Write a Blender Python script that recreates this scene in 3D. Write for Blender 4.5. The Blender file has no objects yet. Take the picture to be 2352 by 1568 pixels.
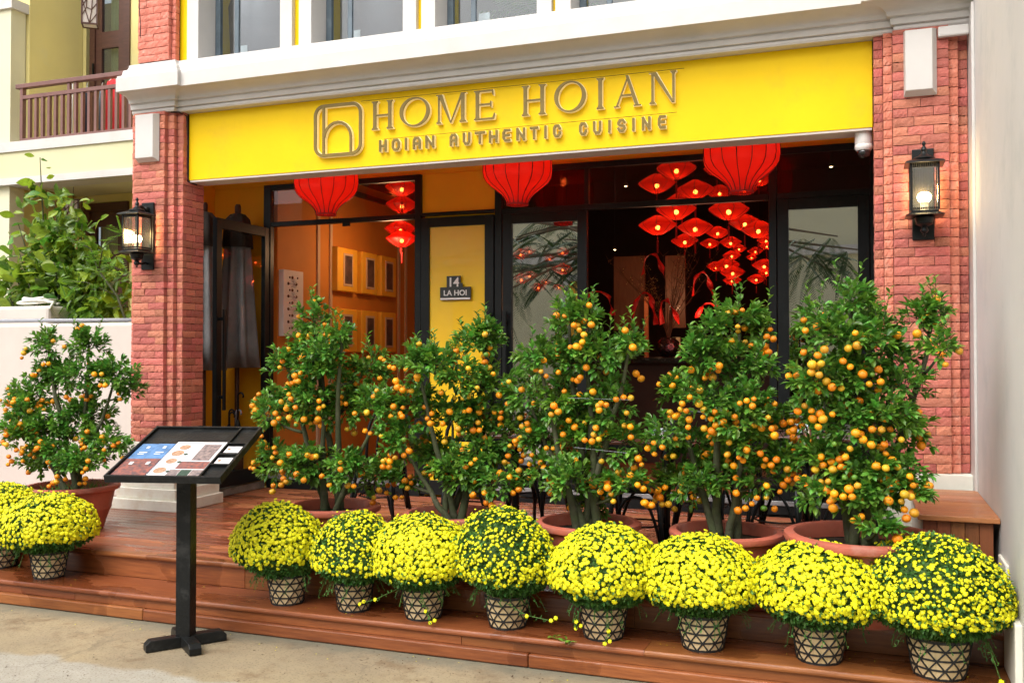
import bpy, bmesh, math, random
from mathutils import Vector, Matrix, noise as mnoise
R = math.radians
random.seed(7)
S = bpy.context.scene
COL = S.collection

# ------------------------------------------------------------------ camera, sky, sun, exposure
cam_d = bpy.data.cameras.new('camera')
cam_d.sensor_width = 36.0
cam_d.lens = 36.0 * 2180 / 2352
cam_d.shift_y = -9 / 2352
cam_d.clip_start = 0.05
cam_d.clip_end = 800
cam = bpy.data.objects.new('camera', cam_d)
COL.objects.link(cam)
cam.location = (0, 0, 1.6)
cam.rotation_euler = (R(91.0), 0, R(20.4))
S.camera = cam

SUN_ELEV, SUN_ROT = R(52), R(200)
W = bpy.data.worlds.new('World')
S.world = W
W.use_nodes = True
nt = W.node_tree
nt.nodes.clear()
out = nt.nodes.new('ShaderNodeOutputWorld')
bg = nt.nodes.new('ShaderNodeBackground')
sky = nt.nodes.new('ShaderNodeTexSky')
sky.sky_type = 'NISHITA'
sky.sun_disc = False
sky.sun_elevation = SUN_ELEV
sky.sun_rotation = SUN_ROT
sky.air_density = 0.6
sky.dust_density = 5.0
sky.ozone_density = 0.6
bg.inputs['Strength'].default_value = 0.15
# overcast: pull the sky's blue towards a white cloud layer
hs = nt.nodes.new('ShaderNodeHueSaturation')
hs.inputs['Saturation'].default_value = 0.35
nt.links.new(sky.outputs[0], hs.inputs['Color'])
nt.links.new(hs.outputs[0], bg.inputs['Color'])
nt.links.new(bg.outputs[0], out.inputs['Surface'])

sd = bpy.data.lights.new('sun', 'SUN')
sd.energy = 0.95
sd.angle = R(60)
sd.color = (1.0, 0.98, 0.94)
sun = bpy.data.objects.new('sun', sd)
COL.objects.link(sun)
# light comes from behind the camera (-Y), a little from the left, high
az = R(-20)
dvec = Vector((math.sin(az) * math.cos(SUN_ELEV), -math.cos(az) * math.cos(SUN_ELEV), math.sin(SUN_ELEV)))
sun.rotation_euler = dvec.to_track_quat('Z', 'Y').to_euler()
sun.location = (0, -5, 12)

S.view_settings.view_transform = 'Standard'
S.view_settings.look = 'None'
S.view_settings.gamma = 1.0
S.view_settings.use_curve_mapping = False
S.view_settings.exposure = 0.84
S.render.engine = 'CYCLES'
S.cycles.max_bounces = 10
S.cycles.transparent_max_bounces = 24

# ------------------------------------------------------------------ materials
def mat(name, col, rough=0.6, var=0.12, scale=6.0, bump=0.0, bscale=30.0, metal=0.0, spec=0.5,
        col2=None, coat=0.0, stretch=None, isl=0.0, rnd=0.0, emit=None, estr=0.0, transl=0.0, stain=None, smix=0.5, sscale=1.5):
    m = bpy.data.materials.new(name)
    m.use_nodes = True
    t = m.node_tree
    N, L = t.nodes, t.links
    b = N['Principled BSDF']
    tc = N.new('ShaderNodeTexCoord')
    oi = N.new('ShaderNodeObjectInfo')
    add = N.new('ShaderNodeVectorMath'); add.operation = 'ADD'
    mul = N.new('ShaderNodeMath'); mul.operation = 'MULTIPLY'; mul.inputs[1].default_value = 37.0
    L.new(oi.outputs['Random'], mul.inputs[0])
    L.new(tc.outputs['Object'], add.inputs[0]); L.new(mul.outputs[0], add.inputs[1])
    mp = N.new('ShaderNodeMapping')
    if stretch: mp.inputs['Scale'].default_value = stretch
    L.new(add.outputs[0], mp.inputs['Vector'])
    nz = N.new('ShaderNodeTexNoise'); nz.inputs['Scale'].default_value = scale; nz.inputs['Detail'].default_value = 6
    nz.inputs['Roughness'].default_value = 0.6
    L.new(mp.outputs[0], nz.inputs['Vector'])
    c2 = col2 if col2 else tuple(c * (1 - var * 2.2) for c in col)
    c1 = col if col2 else tuple(min(1, c * (1 + var)) for c in col)
    rp = N.new('ShaderNodeMix'); rp.data_type = 'RGBA'
    rmp = N.new('ShaderNodeMapRange'); rmp.inputs['From Min'].default_value = 0.3; rmp.inputs['From Max'].default_value = 0.7
    L.new(nz.outputs['Fac'], rmp.inputs['Value']); L.new(rmp.outputs[0], rp.inputs['Factor'])
    rp.inputs['A'].default_value = (*c1, 1); rp.inputs['B'].default_value = (*c2, 1)
    cur = rp.outputs['Result']
    if stain:
        n2 = N.new('ShaderNodeTexNoise'); n2.inputs['Scale'].default_value = sscale; n2.inputs['Detail'].default_value = 9; n2.inputs['Roughness'].default_value = 0.7
        L.new(add.outputs[0], n2.inputs['Vector'])
        r2 = N.new('ShaderNodeMapRange'); r2.inputs['From Min'].default_value = 0.52; r2.inputs['From Max'].default_value = 0.66
        r2.inputs['To Max'].default_value = smix
        L.new(n2.outputs['Fac'], r2.inputs['Value'])
        sm = N.new('ShaderNodeMix'); sm.data_type = 'RGBA'
        L.new(r2.outputs[0], sm.inputs['Factor']); L.new(cur, sm.inputs['A']); sm.inputs['B'].default_value = (*stain, 1)
        cur = sm.outputs['Result']
    if isl or rnd:
        hsv = N.new('ShaderNodeHueSaturation')
        mr = N.new('ShaderNodeMapRange')
        if isl:
            gm = N.new('ShaderNodeNewGeometry'); L.new(gm.outputs['Random Per Island'], mr.inputs['Value'])
        else:
            L.new(oi.outputs['Random'], mr.inputs['Value'])
        k = isl or rnd
        mr.inputs['To Min'].default_value = 1 - k; mr.inputs['To Max'].default_value = 1 + k
        L.new(mr.outputs[0], hsv.inputs['Value'])
        mh = N.new('ShaderNodeMath'); mh.operation = 'MULTIPLY_ADD'; mh.inputs[1].default_value = 0.03 * k / 0.3; mh.inputs[2].default_value = 0.5 - 0.015 * k / 0.3
        fr = N.new('ShaderNodeMath'); fr.operation = 'FRACT'
        m7 = N.new('ShaderNodeMath'); m7.operation = 'MULTIPLY'; m7.inputs[1].default_value = 7.13
        src = gm.outputs['Random Per Island'] if isl else oi.outputs['Random']
        L.new(src, m7.inputs[0]); L.new(m7.outputs[0], fr.inputs[0]); L.new(fr.outputs[0], mh.inputs[0]); L.new(mh.outputs[0], hsv.inputs['Hue'])
        L.new(cur, hsv.inputs['Color']); cur = hsv.outputs['Color']
    L.new(cur, b.inputs['Base Color'])
    b.inputs['Roughness'].default_value = rough
    b.inputs['Metallic'].default_value = metal
    b.inputs['Specular IOR Level'].default_value = spec
    b.inputs['Coat Weight'].default_value = coat
    if bump:
        bn = N.new('ShaderNodeTexNoise'); bn.inputs['Scale'].default_value = bscale; bn.inputs['Detail'].default_value = 5
        L.new(mp.outputs[0], bn.inputs['Vector'])
        bp = N.new('ShaderNodeBump'); bp.inputs['Strength'].default_value = bump; bp.inputs['Distance'].default_value = 0.01
        L.new(bn.outputs['Fac'], bp.inputs['Height']); L.new(bp.outputs[0], b.inputs['Normal'])
    if emit:
        b.inputs['Emission Color'].default_value = (*emit, 1); b.inputs['Emission Strength'].default_value = estr
    if transl:
        o = N['Material Output']
        tr = N.new('ShaderNodeBsdfTranslucent'); L.new(cur, tr.inputs['Color'])
        mx = N.new('ShaderNodeMixShader'); mx.inputs[0].default_value = transl
        L.new(b.outputs[0], mx.inputs[1]); L.new(tr.outputs[0], mx.inputs[2]); L.new(mx.outputs[0], o.inputs['Surface'])
    return m

def glass(name, refl=0.06, tint=(0.9, 0.93, 0.92), rough=0.0, fk=0.5):
    m = bpy.data.materials.new(name); m.use_nodes = True
    t = m.node_tree; N, L = t.nodes, t.links
    N.remove(N['Principled BSDF'])
    tr = N.new('ShaderNodeBsdfTransparent'); tr.inputs[0].default_value = (*tint, 1)
    gl = N.new('ShaderNodeBsdfGlossy'); gl.inputs['Roughness'].default_value = rough; gl.inputs[0].default_value = (1, 1, 1, 1)
    lw = N.new('ShaderNodeLayerWeight'); lw.inputs[0].default_value = 0.35
    ma = N.new('ShaderNodeMath'); ma.operation = 'MULTIPLY_ADD'; ma.inputs[1].default_value = fk; ma.inputs[2].default_value = refl
    L.new(lw.outputs['Fresnel'], ma.inputs[0])
    mx = N.new('ShaderNodeMixShader'); L.new(ma.outputs[0], mx.inputs[0]); L.new(tr.outputs[0], mx.inputs[1]); L.new(gl.outputs[0], mx.inputs[2])
    L.new(mx.outputs[0], N['Material Output'].inputs['Surface'])
    return m

def emis(name, col, s):
    m = bpy.data.materials.new(name); m.use_nodes = True
    t = m.node_tree; N, L = t.nodes, t.links
    N.remove(N['Principled BSDF'])
    e = N.new('ShaderNodeEmission'); e.inputs[0].default_value = (*col, 1); e.inputs[1].default_value = s
    L.new(e.outputs[0], N['Material Output'].inputs['Surface'])
    return m

def lantern_mat(name, see, em, col=(0.75, 0.015, 0.01)):
    # thin red silk: part see-through, part diffuse, part light from the lamp inside
    m = bpy.data.materials.new(name); m.use_nodes = True
    t = m.node_tree; N, L = t.nodes, t.links
    b = N['Principled BSDF']; b.inputs['Base Color'].default_value = (*col, 1); b.inputs['Roughness'].default_value = 0.45
    b.inputs['Emission Color'].default_value = (1.0, 0.03, 0.012, 1); b.inputs['Emission Strength'].default_value = em
    tc = N.new('ShaderNodeTexCoord'); nz = N.new('ShaderNodeTexNoise'); nz.inputs['Scale'].default_value = 9
    L.new(tc.outputs['Object'], nz.inputs['Vector'])
    tl = N.new('ShaderNodeBsdfTranslucent'); tl.inputs[0].default_value = (0.9, 0.03, 0.015, 1)
    m1 = N.new('ShaderNodeMixShader'); m1.inputs[0].default_value = 0.4; L.new(b.outputs[0], m1.inputs[1]); L.new(tl.outputs[0], m1.inputs[2])
    tp = N.new('ShaderNodeBsdfTransparent'); tp.inputs[0].default_value = (1.0, 0.25, 0.1, 1)
    mr = N.new('ShaderNodeMapRange'); mr.inputs['To Min'].default_value = see * 0.6; mr.inputs['To Max'].default_value = see * 1.4
    L.new(nz.outputs['Fac'], mr.inputs['Value'])
    m2 = N.new('ShaderNodeMixShader'); L.new(mr.outputs[0], m2.inputs[0]); L.new(m1.outputs[0], m2.inputs[1]); L.new(tp.outputs[0], m2.inputs[2])
    L.new(m2.outputs[0], N['Material Output'].inputs['Surface'])
    return m

def wet_wood(name, c1, c2, wet=0.5, dry_rough=0.45):
    m = mat(name, c1, rough=0.5, col2=c2, scale=5, stretch=(1.0, 14, 14), bump=0.15, bscale=26, rnd=0.16)
    t = m.node_tree; N, L = t.nodes, t.links; b = N['Principled BSDF']
    ge = N.new('ShaderNodeNewGeometry')
    nz = N.new('ShaderNodeTexNoise'); nz.inputs['Scale'].default_value = 1.7; nz.inputs['Detail'].default_value = 4; nz.inputs['Roughness'].default_value = 0.45
    mp = N.new('ShaderNodeMapping'); mp.inputs['Scale'].default_value = (1, 3.0, 1); L.new(ge.outputs['Position'], mp.inputs[0]); L.new(mp.outputs[0], nz.inputs['Vector'])
    mr = N.new('ShaderNodeMapRange'); mr.inputs['From Min'].default_value = wet - 0.012; mr.inputs['From Max'].default_value = wet + 0.012
    L.new(nz.outputs['Fac'], mr.inputs['Value'])
    rr = N.new('ShaderNodeMapRange'); rr.inputs['To Min'].default_value = dry_rough; rr.inputs['To Max'].default_value = 0.09
    L.new(mr.outputs[0], rr.inputs['Value']); L.new(rr.outputs[0], b.inputs['Roughness'])
    old = b.inputs['Base Color'].links[0].from_socket
    mx = N.new('ShaderNodeMix'); mx.data_type = 'RGBA'; mx.blend_type = 'MULTIPLY'
    f = N.new('ShaderNodeMath'); f.operation = 'MULTIPLY'; f.inputs[1].default_value = 0.55; L.new(mr.outputs[0], f.inputs[0])
    L.new(f.outputs[0], mx.inputs['Factor']); L.new(old, mx.inputs['A']); mx.inputs['B'].default_value = (0.45, 0.35, 0.3, 1)
    L.new(mx.outputs['Result'], b.inputs['Base Color'])
    return m

def yellow_glass():
    # glass with a yellow backing: mirror-like top layer over the colour
    m = mat('yellow_backed_glass', (1.0, 0.62, 0.001), rough=0.4, var=0.02)
    t = m.node_tree; N, L = t.nodes, t.links
    gl = N.new('ShaderNodeBsdfGlossy'); gl.inputs['Roughness'].default_value = 0.01
    mx = N.new('ShaderNodeMixShader'); mx.inputs[0].default_value = 0.09
    L.new(N['Principled BSDF'].outputs[0], mx.inputs[1]); L.new(gl.outputs[0], mx.inputs[2]); L.new(mx.outputs[0], N['Material Output'].inputs['Surface'])
    return m

MT = dict(
    brick=mat('brick_clay', (0.66, 0.215, 0.15), rough=0.85, col2=(0.52, 0.15, 0.1), scale=9, bump=0.6, bscale=45, rnd=0.24, stain=(0.72, 0.42, 0.33), smix=0.5, sscale=14),
    mortar=mat('mortar', (0.07, 0.026, 0.018), rough=0.95, bump=0.4),
    white=mat('white_paint', (0.61, 0.585, 0.555), rough=0.5, var=0.03, scale=3, bump=0.08, bscale=18, stain=(0.46, 0.47, 0.42), smix=0.3, sscale=2.6),
    plinth=mat('plinth_white', (0.78, 0.76, 0.66), rough=0.6, var=0.04, scale=5, bump=0.2, bscale=20, stain=(0.45, 0.28, 0.1), smix=0.28, sscale=4.2),
    wallw=mat('wall_white', (0.68, 0.665, 0.635), rough=0.75, var=0.03, scale=1.2, bump=0.1, bscale=8, stain=(0.55, 0.56, 0.54), smix=0.75, sscale=1.3),
    lowwall=mat('wall_cream_white', (0.6, 0.545, 0.49), rough=0.8, var=0.04, scale=1.5, bump=0.15, bscale=9, stain=(0.45, 0.4, 0.33), smix=0.15, sscale=1.4),
    yellow=mat('yellow_paint', (0.9, 0.60, 0.0), rough=0.55, var=0.03, scale=2, bump=0.12, bscale=25, spec=0.2, stain=(0.74, 0.47, 0.02), smix=0.4, sscale=2.4),
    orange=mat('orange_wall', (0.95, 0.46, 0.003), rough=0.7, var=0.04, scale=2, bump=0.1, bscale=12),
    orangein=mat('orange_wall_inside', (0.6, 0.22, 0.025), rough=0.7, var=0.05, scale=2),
    creambeam=mat('cream_beam', (0.64, 0.61, 0.38), rough=0.8, var=0.03, scale=1.3, stain=(0.55, 0.55, 0.36), smix=0.3),
    cream=mat('cream_house', (0.74, 0.64, 0.26), rough=0.8, var=0.03, scale=1.3, bump=0.08, bscale=10, stain=(0.62, 0.6, 0.36), smix=0.3),
    creamlt=mat('cream_house_light', (0.68, 0.65, 0.46), rough=0.8, var=0.03, scale=1.3, stain=(0.68, 0.7, 0.5), smix=0.3),
    black=mat('black_steel', (0.006, 0.008, 0.0085), rough=0.38, spec=0.3, var=0.1, scale=12, stain=(0.03, 0.036, 0.036), smix=0.3, sscale=6),
    blackpaint=mat('black_painted_wood', (0.008, 0.009, 0.009), spec=0.3, rough=0.42, var=0.15, scale=12, bump=0.3, bscale=60, stain=(0.08, 0.08, 0.075), smix=0.3, sscale=9),
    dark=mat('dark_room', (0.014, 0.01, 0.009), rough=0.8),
    darkbrown=mat('dark_brown_wall', (0.05, 0.022, 0.012), rough=0.7),
    brownpanel=mat('brown_panel', (0.14, 0.055, 0.025), rough=0.5, stretch=(8, 8, 1)),
    gold=mat('olive_gold', (0.2, 0.135, 0.015), rough=0.5, metal=0.1, var=0.1, scale=8, bump=0.1, bscale=50),
    acryl=mat('cream_acrylic', (0.95, 0.82, 0.5), rough=0.4, var=0.02, emit=(1, 0.8, 0.4), estr=0.12),
    deck=wet_wood('deck_wood', (0.4, 0.135, 0.058), (0.27, 0.085, 0.038), wet=0.5, dry_rough=0.42),
    step=wet_wood('step_wood', (0.33, 0.11, 0.032), (0.19, 0.057, 0.018), wet=0.53, dry_rough=0.36),
    bench=mat('bench_wood', (0.5, 0.2, 0.075), rough=0.42, col2=(0.36, 0.125, 0.04), scale=5, stretch=(1, 12, 12), bump=0.2, bscale=25, rnd=0.15, coat=0.2),
    benchside=mat('bench_side_wood', (0.26, 0.085, 0.03), rough=0.5, col2=(0.17, 0.05, 0.018), scale=5, stretch=(12, 12, 1), bump=0.2, bscale=25, rnd=0.2),
    pot=mat('terracotta', (0.5, 0.125, 0.075), rough=0.62, col2=(0.33, 0.085, 0.05), scale=5, bump=0.35, bscale=30, stain=(0.55, 0.3, 0.24), smix=0.35, sscale=5),
    crumbs=mat('leaf_crumbs', (0.09, 0.045, 0.02), rough=0.9, isl=0.5),
    soil=mat('soil', (0.03, 0.024, 0.015), rough=0.95, bump=1.0, bscale=60, stain=(0.05, 0.07, 0.02), smix=0.6, sscale=9),
    leaf=mat('kumquat_leaf', (0.125, 0.31, 0.04), rough=0.36, var=0.2, scale=14, isl=0.5, transl=0.28, stain=(0.2, 0.36, 0.05), smix=0.5, sscale=3.2),
    leafnew=mat('young_leaf', (0.17, 0.36, 0.035), rough=0.4, var=0.15, scale=14, isl=0.3, transl=0.3),
    bark=mat('green_bark', (0.065, 0.085, 0.03), rough=0.85, col2=(0.05, 0.045, 0.025), scale=18, bump=0.5, bscale=60, stain=(0.16, 0.16, 0.1), smix=0.5, sscale=9),
    fruit=mat('kumquat_skin', (0.98, 0.33, 0.006), rough=0.36, var=0.06, scale=12, bump=0.25, bscale=160, rnd=0.22, spec=0.5),
    fruitgy=mat('kumquat_half_ripe', (0.8, 0.42, 0.02), rough=0.36, var=0.1, scale=12, bump=0.25, bscale=160, rnd=0.22),
    fruitg=mat('kumquat_green', (0.11, 0.24, 0.025), rough=0.36, var=0.1, scale=12, bump=0.2, bscale=160, rnd=0.25),
    mum=mat('yellow_petals', (0.86, 0.82, 0.003), rough=0.6, var=0.05, scale=60, rnd=0.12, transl=0.15),
    mumstuff=mat('yellow_petals_mass', (0.86, 0.82, 0.003), rough=0.6, var=0.05, scale=60, isl=0.12, transl=0.15),
    mumleaf=mat('mum_leaf', (0.075, 0.2, 0.03), rough=0.6, var=0.2, scale=14, isl=0.4, transl=0.2),
    wick=mat('pale_wicker', (0.72, 0.58, 0.34), rough=0.75, col2=(0.48, 0.34, 0.17), scale=6, stretch=(1, 1, 0.2), bump=0.5, bscale=40, stain=(0.3, 0.3, 0.1), smix=0.35, sscale=7),
    wickblack=mat('black_wicker', (0.015, 0.016, 0.016), rough=0.5, var=0.2, bump=0.5, bscale=90),
    street=None,
    redmetal=lantern_mat('red_silk', 0.22, 0.03, (0.33, 0.006, 0.004)),
    redbig=lantern_mat('red_silk_big', 0.12, 0.03, (0.5, 0.004, 0.008)),
    wire=mat('dark_wire', (0.03, 0.008, 0.006), rough=0.5),
    tassel=mat('red_tassel', (0.4, 0.01, 0.01), rough=0.7),
    ribbon=mat('red_ribbon', (0.75, 0.02, 0.015), rough=0.4, var=0.1, emit=(1, 0.03, 0.02), estr=0.0),
    bulb=emis('lantern_bulb', (1.0, 0.45, 0.17), 42.0),
    lampbulb=emis('wall_lamp_bulb', (1.0, 0.8, 0.45), 22.0),
    spot=emis('ceiling_spot_lens', (1.0, 0.7, 0.35), 10.0),
    glassclear=glass('clear_glass', 0.02, (0.95, 0.96, 0.95), fk=0.06),
    glassdoor=glass('door_glass', 0.48, (0.8, 0.82, 0.8)),
    glasstrans=glass('transom_glass', 0.02, (0.85, 0.83, 0.8), fk=0.1),
    glassyel=yellow_glass(),
    glassup=glass('upper_glass', 0.07, (0.85, 0.9, 0.92), fk=0.12),
    ribglass=glass('ribbed_glass', 0.16, (0.8, 0.8, 0.72), 0.15),
    bluegrey=mat('blue_grey_aluminium', (0.11, 0.15, 0.18), rough=0.4, stain=(0.2, 0.25, 0.28), smix=0.5, sscale=5),
    grey=mat('umbrella_canvas', (0.24, 0.24, 0.24), rough=0.85, var=0.15, scale=4, bump=0.2, bscale=30),
    darkcanvas=mat('umbrella_cap_canvas', (0.045, 0.035, 0.028), rough=0.85, var=0.15),
    concrete=mat('curb_concrete', (0.3, 0.28, 0.23), rough=0.9, var=0.2, scale=9, bump=0.6, bscale=40, stain=(0.12, 0.11, 0.08), smix=0.5, sscale=5),
    marble=mat('marble_sill', (0.3, 0.3, 0.3), rough=0.25, col2=(0.1, 0.1, 0.1), scale=4, stretch=(1, 3, 3)),
    tile=mat('terracotta_floor', (0.36, 0.11, 0.04), rough=0.35, var=0.2, rnd=0.1),
    brownwood=mat('dark_brown_wood', (0.085, 0.032, 0.02), rough=0.45, stretch=(1, 1, 6)),
    railmat=mat('railing_paint', (0.19, 0.085, 0.07), rough=0.5, var=0.1, scale=5, bump=0.1),
    paper=mat('lantern_paper', (0.75, 0.68, 0.62), rough=0.8, transl=0.3),
    curtain=mat('curtain', (0.42, 0.38, 0.2), rough=0.9, stretch=(14, 14, 0.3), col2=(0.2, 0.19, 0.1), scale=2),
    curtaing=mat('curtain_green', (0.2, 0.22, 0.13), rough=0.9, stretch=(14, 14, 0.3), col2=(0.11, 0.12, 0.07), scale=2),
    redcloth=mat('red_cloth', (0.6, 0.015, 0.02), rough=0.8),
    navycloth=mat('navy_cloth', (0.025, 0.035, 0.05), rough=0.85),
    greycloth=mat('grey_cloth', (0.12, 0.16, 0.19), rough=0.85),
    whiteplastic=mat('white_plastic', (0.78, 0.77, 0.73), rough=0.4, var=0.02),
    darkdome=mat('dark_dome', (0.02, 0.02, 0.022), rough=0.08, coat=1.0),
    bigleaf=mat('big_leaf', (0.12, 0.28, 0.028), rough=0.32, var=0.25, scale=5, rnd=0.5, transl=0.3, stain=(0.3, 0.42, 0.03), smix=0.5, sscale=4),
    bigleafy=mat('big_young_leaf', (0.3, 0.46, 0.035), rough=0.32, var=0.15, scale=5, rnd=0.3, transl=0.4),
    fern=mat('fern_green', (0.09, 0.22, 0.02), rough=0.6, isl=0.3, transl=0.3),
    frondm=mat('frond_green', (0.04, 0.09, 0.02), rough=0.6, isl=0.3, transl=0.2),
    trunk=mat('grey_bark', (0.16, 0.12, 0.08), rough=0.9, bump=0.8, bscale=12),
    pipe=mat('grey_pvc', (0.33, 0.34, 0.38), rough=0.4, var=0.05),
    hose=mat('white_hose', (0.75, 0.74, 0.66), rough=0.5, var=0.05),
    printw=mat('poster_paper', (0.85, 0.82, 0.82), rough=0.12, var=0.01, coat=0.5),
    printb=mat('brochure_blue', (0.13, 0.27, 0.52), rough=0.2, var=0.15, scale=20),
    printr=mat('printed_photo_warm', (0.42, 0.13, 0.09), rough=0.2, col2=(0.07, 0.07, 0.08), scale=45),
    printd=mat('printed_photo_dark', (0.1, 0.09, 0.1), rough=0.2, col2=(0.4, 0.3, 0.27), scale=50),
    printf=mat('printed_dish', (0.6, 0.4, 0.25), rough=0.2, col2=(0.3, 0.14, 0.08), scale=70),
    printgreen=mat('printed_dark_green', (0.05, 0.09, 0.06), rough=0.2, var=0.2, scale=40),
    ink=mat('ink', (0.02, 0.03, 0.03), rough=0.4),
    lettw=mat('white_lettering', (0.78, 0.78, 0.76), rough=0.4, var=0.02),
    plate=mat('plaque_dark', (0.03, 0.035, 0.033), rough=0.35),
    painting=mat('dark_painting', (0.05, 0.035, 0.03), rough=0.4, col2=(0.16, 0.1, 0.08), scale=12),
    frameyellow=mat('yellow_niche', (0.85, 0.44, 0.03), rough=0.6, var=0.04),
    mould=mat('beige_moulding', (0.6, 0.42, 0.26), rough=0.6, var=0.03),
    carved=mat('carved_white', (0.75, 0.68, 0.62), rough=0.6, var=0.03),
    armchair=mat('brown_leather', (0.11, 0.075, 0.06), rough=0.4, var=0.15, bump=0.1),
    porcelain=mat('black_porcelain', (0.02, 0.012, 0.012), rough=0.15, stain=(0.3, 0.12, 0.16), smix=0.9, sscale=9),
    pinkflower=mat('painted_flower', (0.55, 0.28, 0.36), rough=0.2),
    darkmarble=mat('dark_marble', (0.02, 0.022, 0.02), rough=0.2, stain=(0.15, 0.16, 0.14), smix=0.5, sscale=12),
    platew=mat('blue_white_plate', (0.6, 0.72, 0.8), rough=0.15, var=0.15, scale=30),
    tableglass=mat('tumbler', (0.7, 0.72, 0.7), rough=0.08),
    tabletop=mat('table_wood', (0.09, 0.035, 0.022), rough=0.3, stretch=(1, 8, 8)),
    twig=mat('bare_twig', (0.11, 0.06, 0.03), rough=0.8),
    goldbead=mat('gold_bud', (0.6, 0.42, 0.12), rough=0.3, metal=0.3),
)
# street: cast concrete, sandy tan with grey and rusty stains
def street_mat():
    m = mat('street_concrete', (0.38, 0.3, 0.18), rough=0.8, col2=(0.25, 0.2, 0.13), scale=1.6, bump=0.5, bscale=22, stain=(0.16, 0.095, 0.045), smix=0.55, sscale=5.5)
    t = m.node_tree; N, L = t.nodes, t.links; b = N['Principled BSDF']
    old = b.inputs['Base Color'].links[0].from_socket
    ge = N.new('ShaderNodeNewGeometry'); sp = N.new('ShaderNodeSeparateXYZ'); L.new(ge.outputs['Position'], sp.inputs[0])
    # a lighter, older slab nearer the middle of the street (a straight construction joint, roughened)
    nz = N.new('ShaderNodeTexNoise'); nz.inputs['Scale'].default_value = 3; nz.inputs['Detail'].default_value = 6; L.new(ge.outputs['Position'], nz.inputs['Vector'])
    a = N.new('ShaderNodeMath'); a.operation = 'MULTIPLY_ADD'; a.inputs[1].default_value = 0.35; L.new(nz.outputs['Fac'], a.inputs[0]); L.new(sp.outputs['Y'], a.inputs[2])
    mr = N.new('ShaderNodeMapRange'); mr.inputs['From Min'].default_value = 4.09; mr.inputs['From Max'].default_value = 4.04; L.new(a.outputs[0], mr.inputs['Value'])
    mx = N.new('ShaderNodeMix'); mx.data_type = 'RGBA'; L.new(mr.outputs[0], mx.inputs['Factor']); L.new(old, mx.inputs['A'])
    n3 = N.new('ShaderNodeTexNoise'); n3.inputs['Scale'].default_value = 9; n3.inputs['Detail'].default_value = 8; L.new(ge.outputs['Position'], n3.inputs['Vector'])
    m3 = N.new('ShaderNodeMix'); m3.data_type = 'RGBA'; m3.inputs['A'].default_value = (0.46, 0.43, 0.36, 1); m3.inputs['B'].default_value = (0.3, 0.27, 0.21, 1); L.new(n3.outputs['Fac'], m3.inputs['Factor'])
    L.new(m3.outputs['Result'], mx.inputs['B']); 
    # fine dark specks
    v = N.new('ShaderNodeTexNoise'); v.inputs['Scale'].default_value = 85; v.inputs['Detail'].default_value = 5; L.new(ge.outputs['Position'], v.inputs['Vector'])
    r4 = N.new('ShaderNodeMapRange'); r4.inputs['From Min'].default_value = 0.56; r4.inputs['From Max'].default_value = 0.66; r4.inputs['To Max'].default_value = 0.65; L.new(v.outputs['Fac'], r4.inputs['Value'])
    m4 = N.new('ShaderNodeMix'); m4.data_type = 'RGBA'; L.new(r4.outputs[0], m4.inputs['Factor']); L.new(mx.outputs['Result'], m4.inputs['A']); m4.inputs['B'].default_value = (0.12, 0.08, 0.045, 1)
    # hairline cracks
    vo = N.new('ShaderNodeTexVoronoi'); vo.feature = 'DISTANCE_TO_EDGE'; vo.inputs['Scale'].default_value = 0.75
    wv = N.new('ShaderNodeVectorMath'); wv.operation = 'MULTIPLY_ADD'; wv.inputs[1].default_value = (0.25, 0.25, 0); L.new(n3.outputs['Color'], wv.inputs[0]); L.new(ge.outputs['Position'], wv.inputs[2]); L.new(wv.outputs[0], vo.inputs['Vector'])
    r5 = N.new('ShaderNodeMapRange'); r5.inputs['From Min'].default_value = 0.001; r5.inputs['From Max'].default_value = 0.007; r5.inputs['To Min'].default_value = 0.28; r5.inputs['To Max'].default_value = 0.0; L.new(vo.outputs['Distance'], r5.inputs['Value'])
    m5 = N.new('ShaderNodeMix'); m5.data_type = 'RGBA'; L.new(r5.outputs[0], m5.inputs['Factor']); L.new(m4.outputs['Result'], m5.inputs['A']); m5.inputs['B'].default_value = (0.1, 0.08, 0.055, 1)
    # step-foot shadow painted as a ragged grey band, with mortar crumbs
    yr = N.new('ShaderNodeMapRange'); yr.inputs['From Min'].default_value = 4.42; yr.inputs['From Max'].default_value = 4.56; yr.inputs['To Max'].default_value = 0.75
    ya = N.new('ShaderNodeMath'); ya.operation = 'MULTIPLY_ADD'; ya.inputs[1].default_value = 0.22; ya.inputs[2].default_value = -0.11; L.new(n3.outputs['Fac'], ya.inputs[0])
    yb_ = N.new('ShaderNodeMath'); yb_.operation = 'ADD'; L.new(ya.outputs[0], yb_.inputs[0]); L.new(sp.outputs['Y'], yb_.inputs[1]); L.new(yb_.outputs[0], yr.inputs['Value'])
    m6 = N.new('ShaderNodeMix'); m6.data_type = 'RGBA'; L.new(yr.outputs[0], m6.inputs['Factor']); L.new(m5.outputs['Result'], m6.inputs['A']); m6.inputs['B'].default_value = (0.15, 0.15, 0.11, 1)
    L.new(m6.outputs['Result'], b.inputs['Base Color'])
    rg = N.new('ShaderNodeMapRange'); rg.inputs['To Min'].default_value = 0.95; rg.inputs['To Max'].default_value = 0.45; L.new(nz.outputs['Fac'], rg.inputs['Value']); L.new(rg.outputs[0], b.inputs['Roughness'])
    return m
MT['street'] = street_mat()

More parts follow.
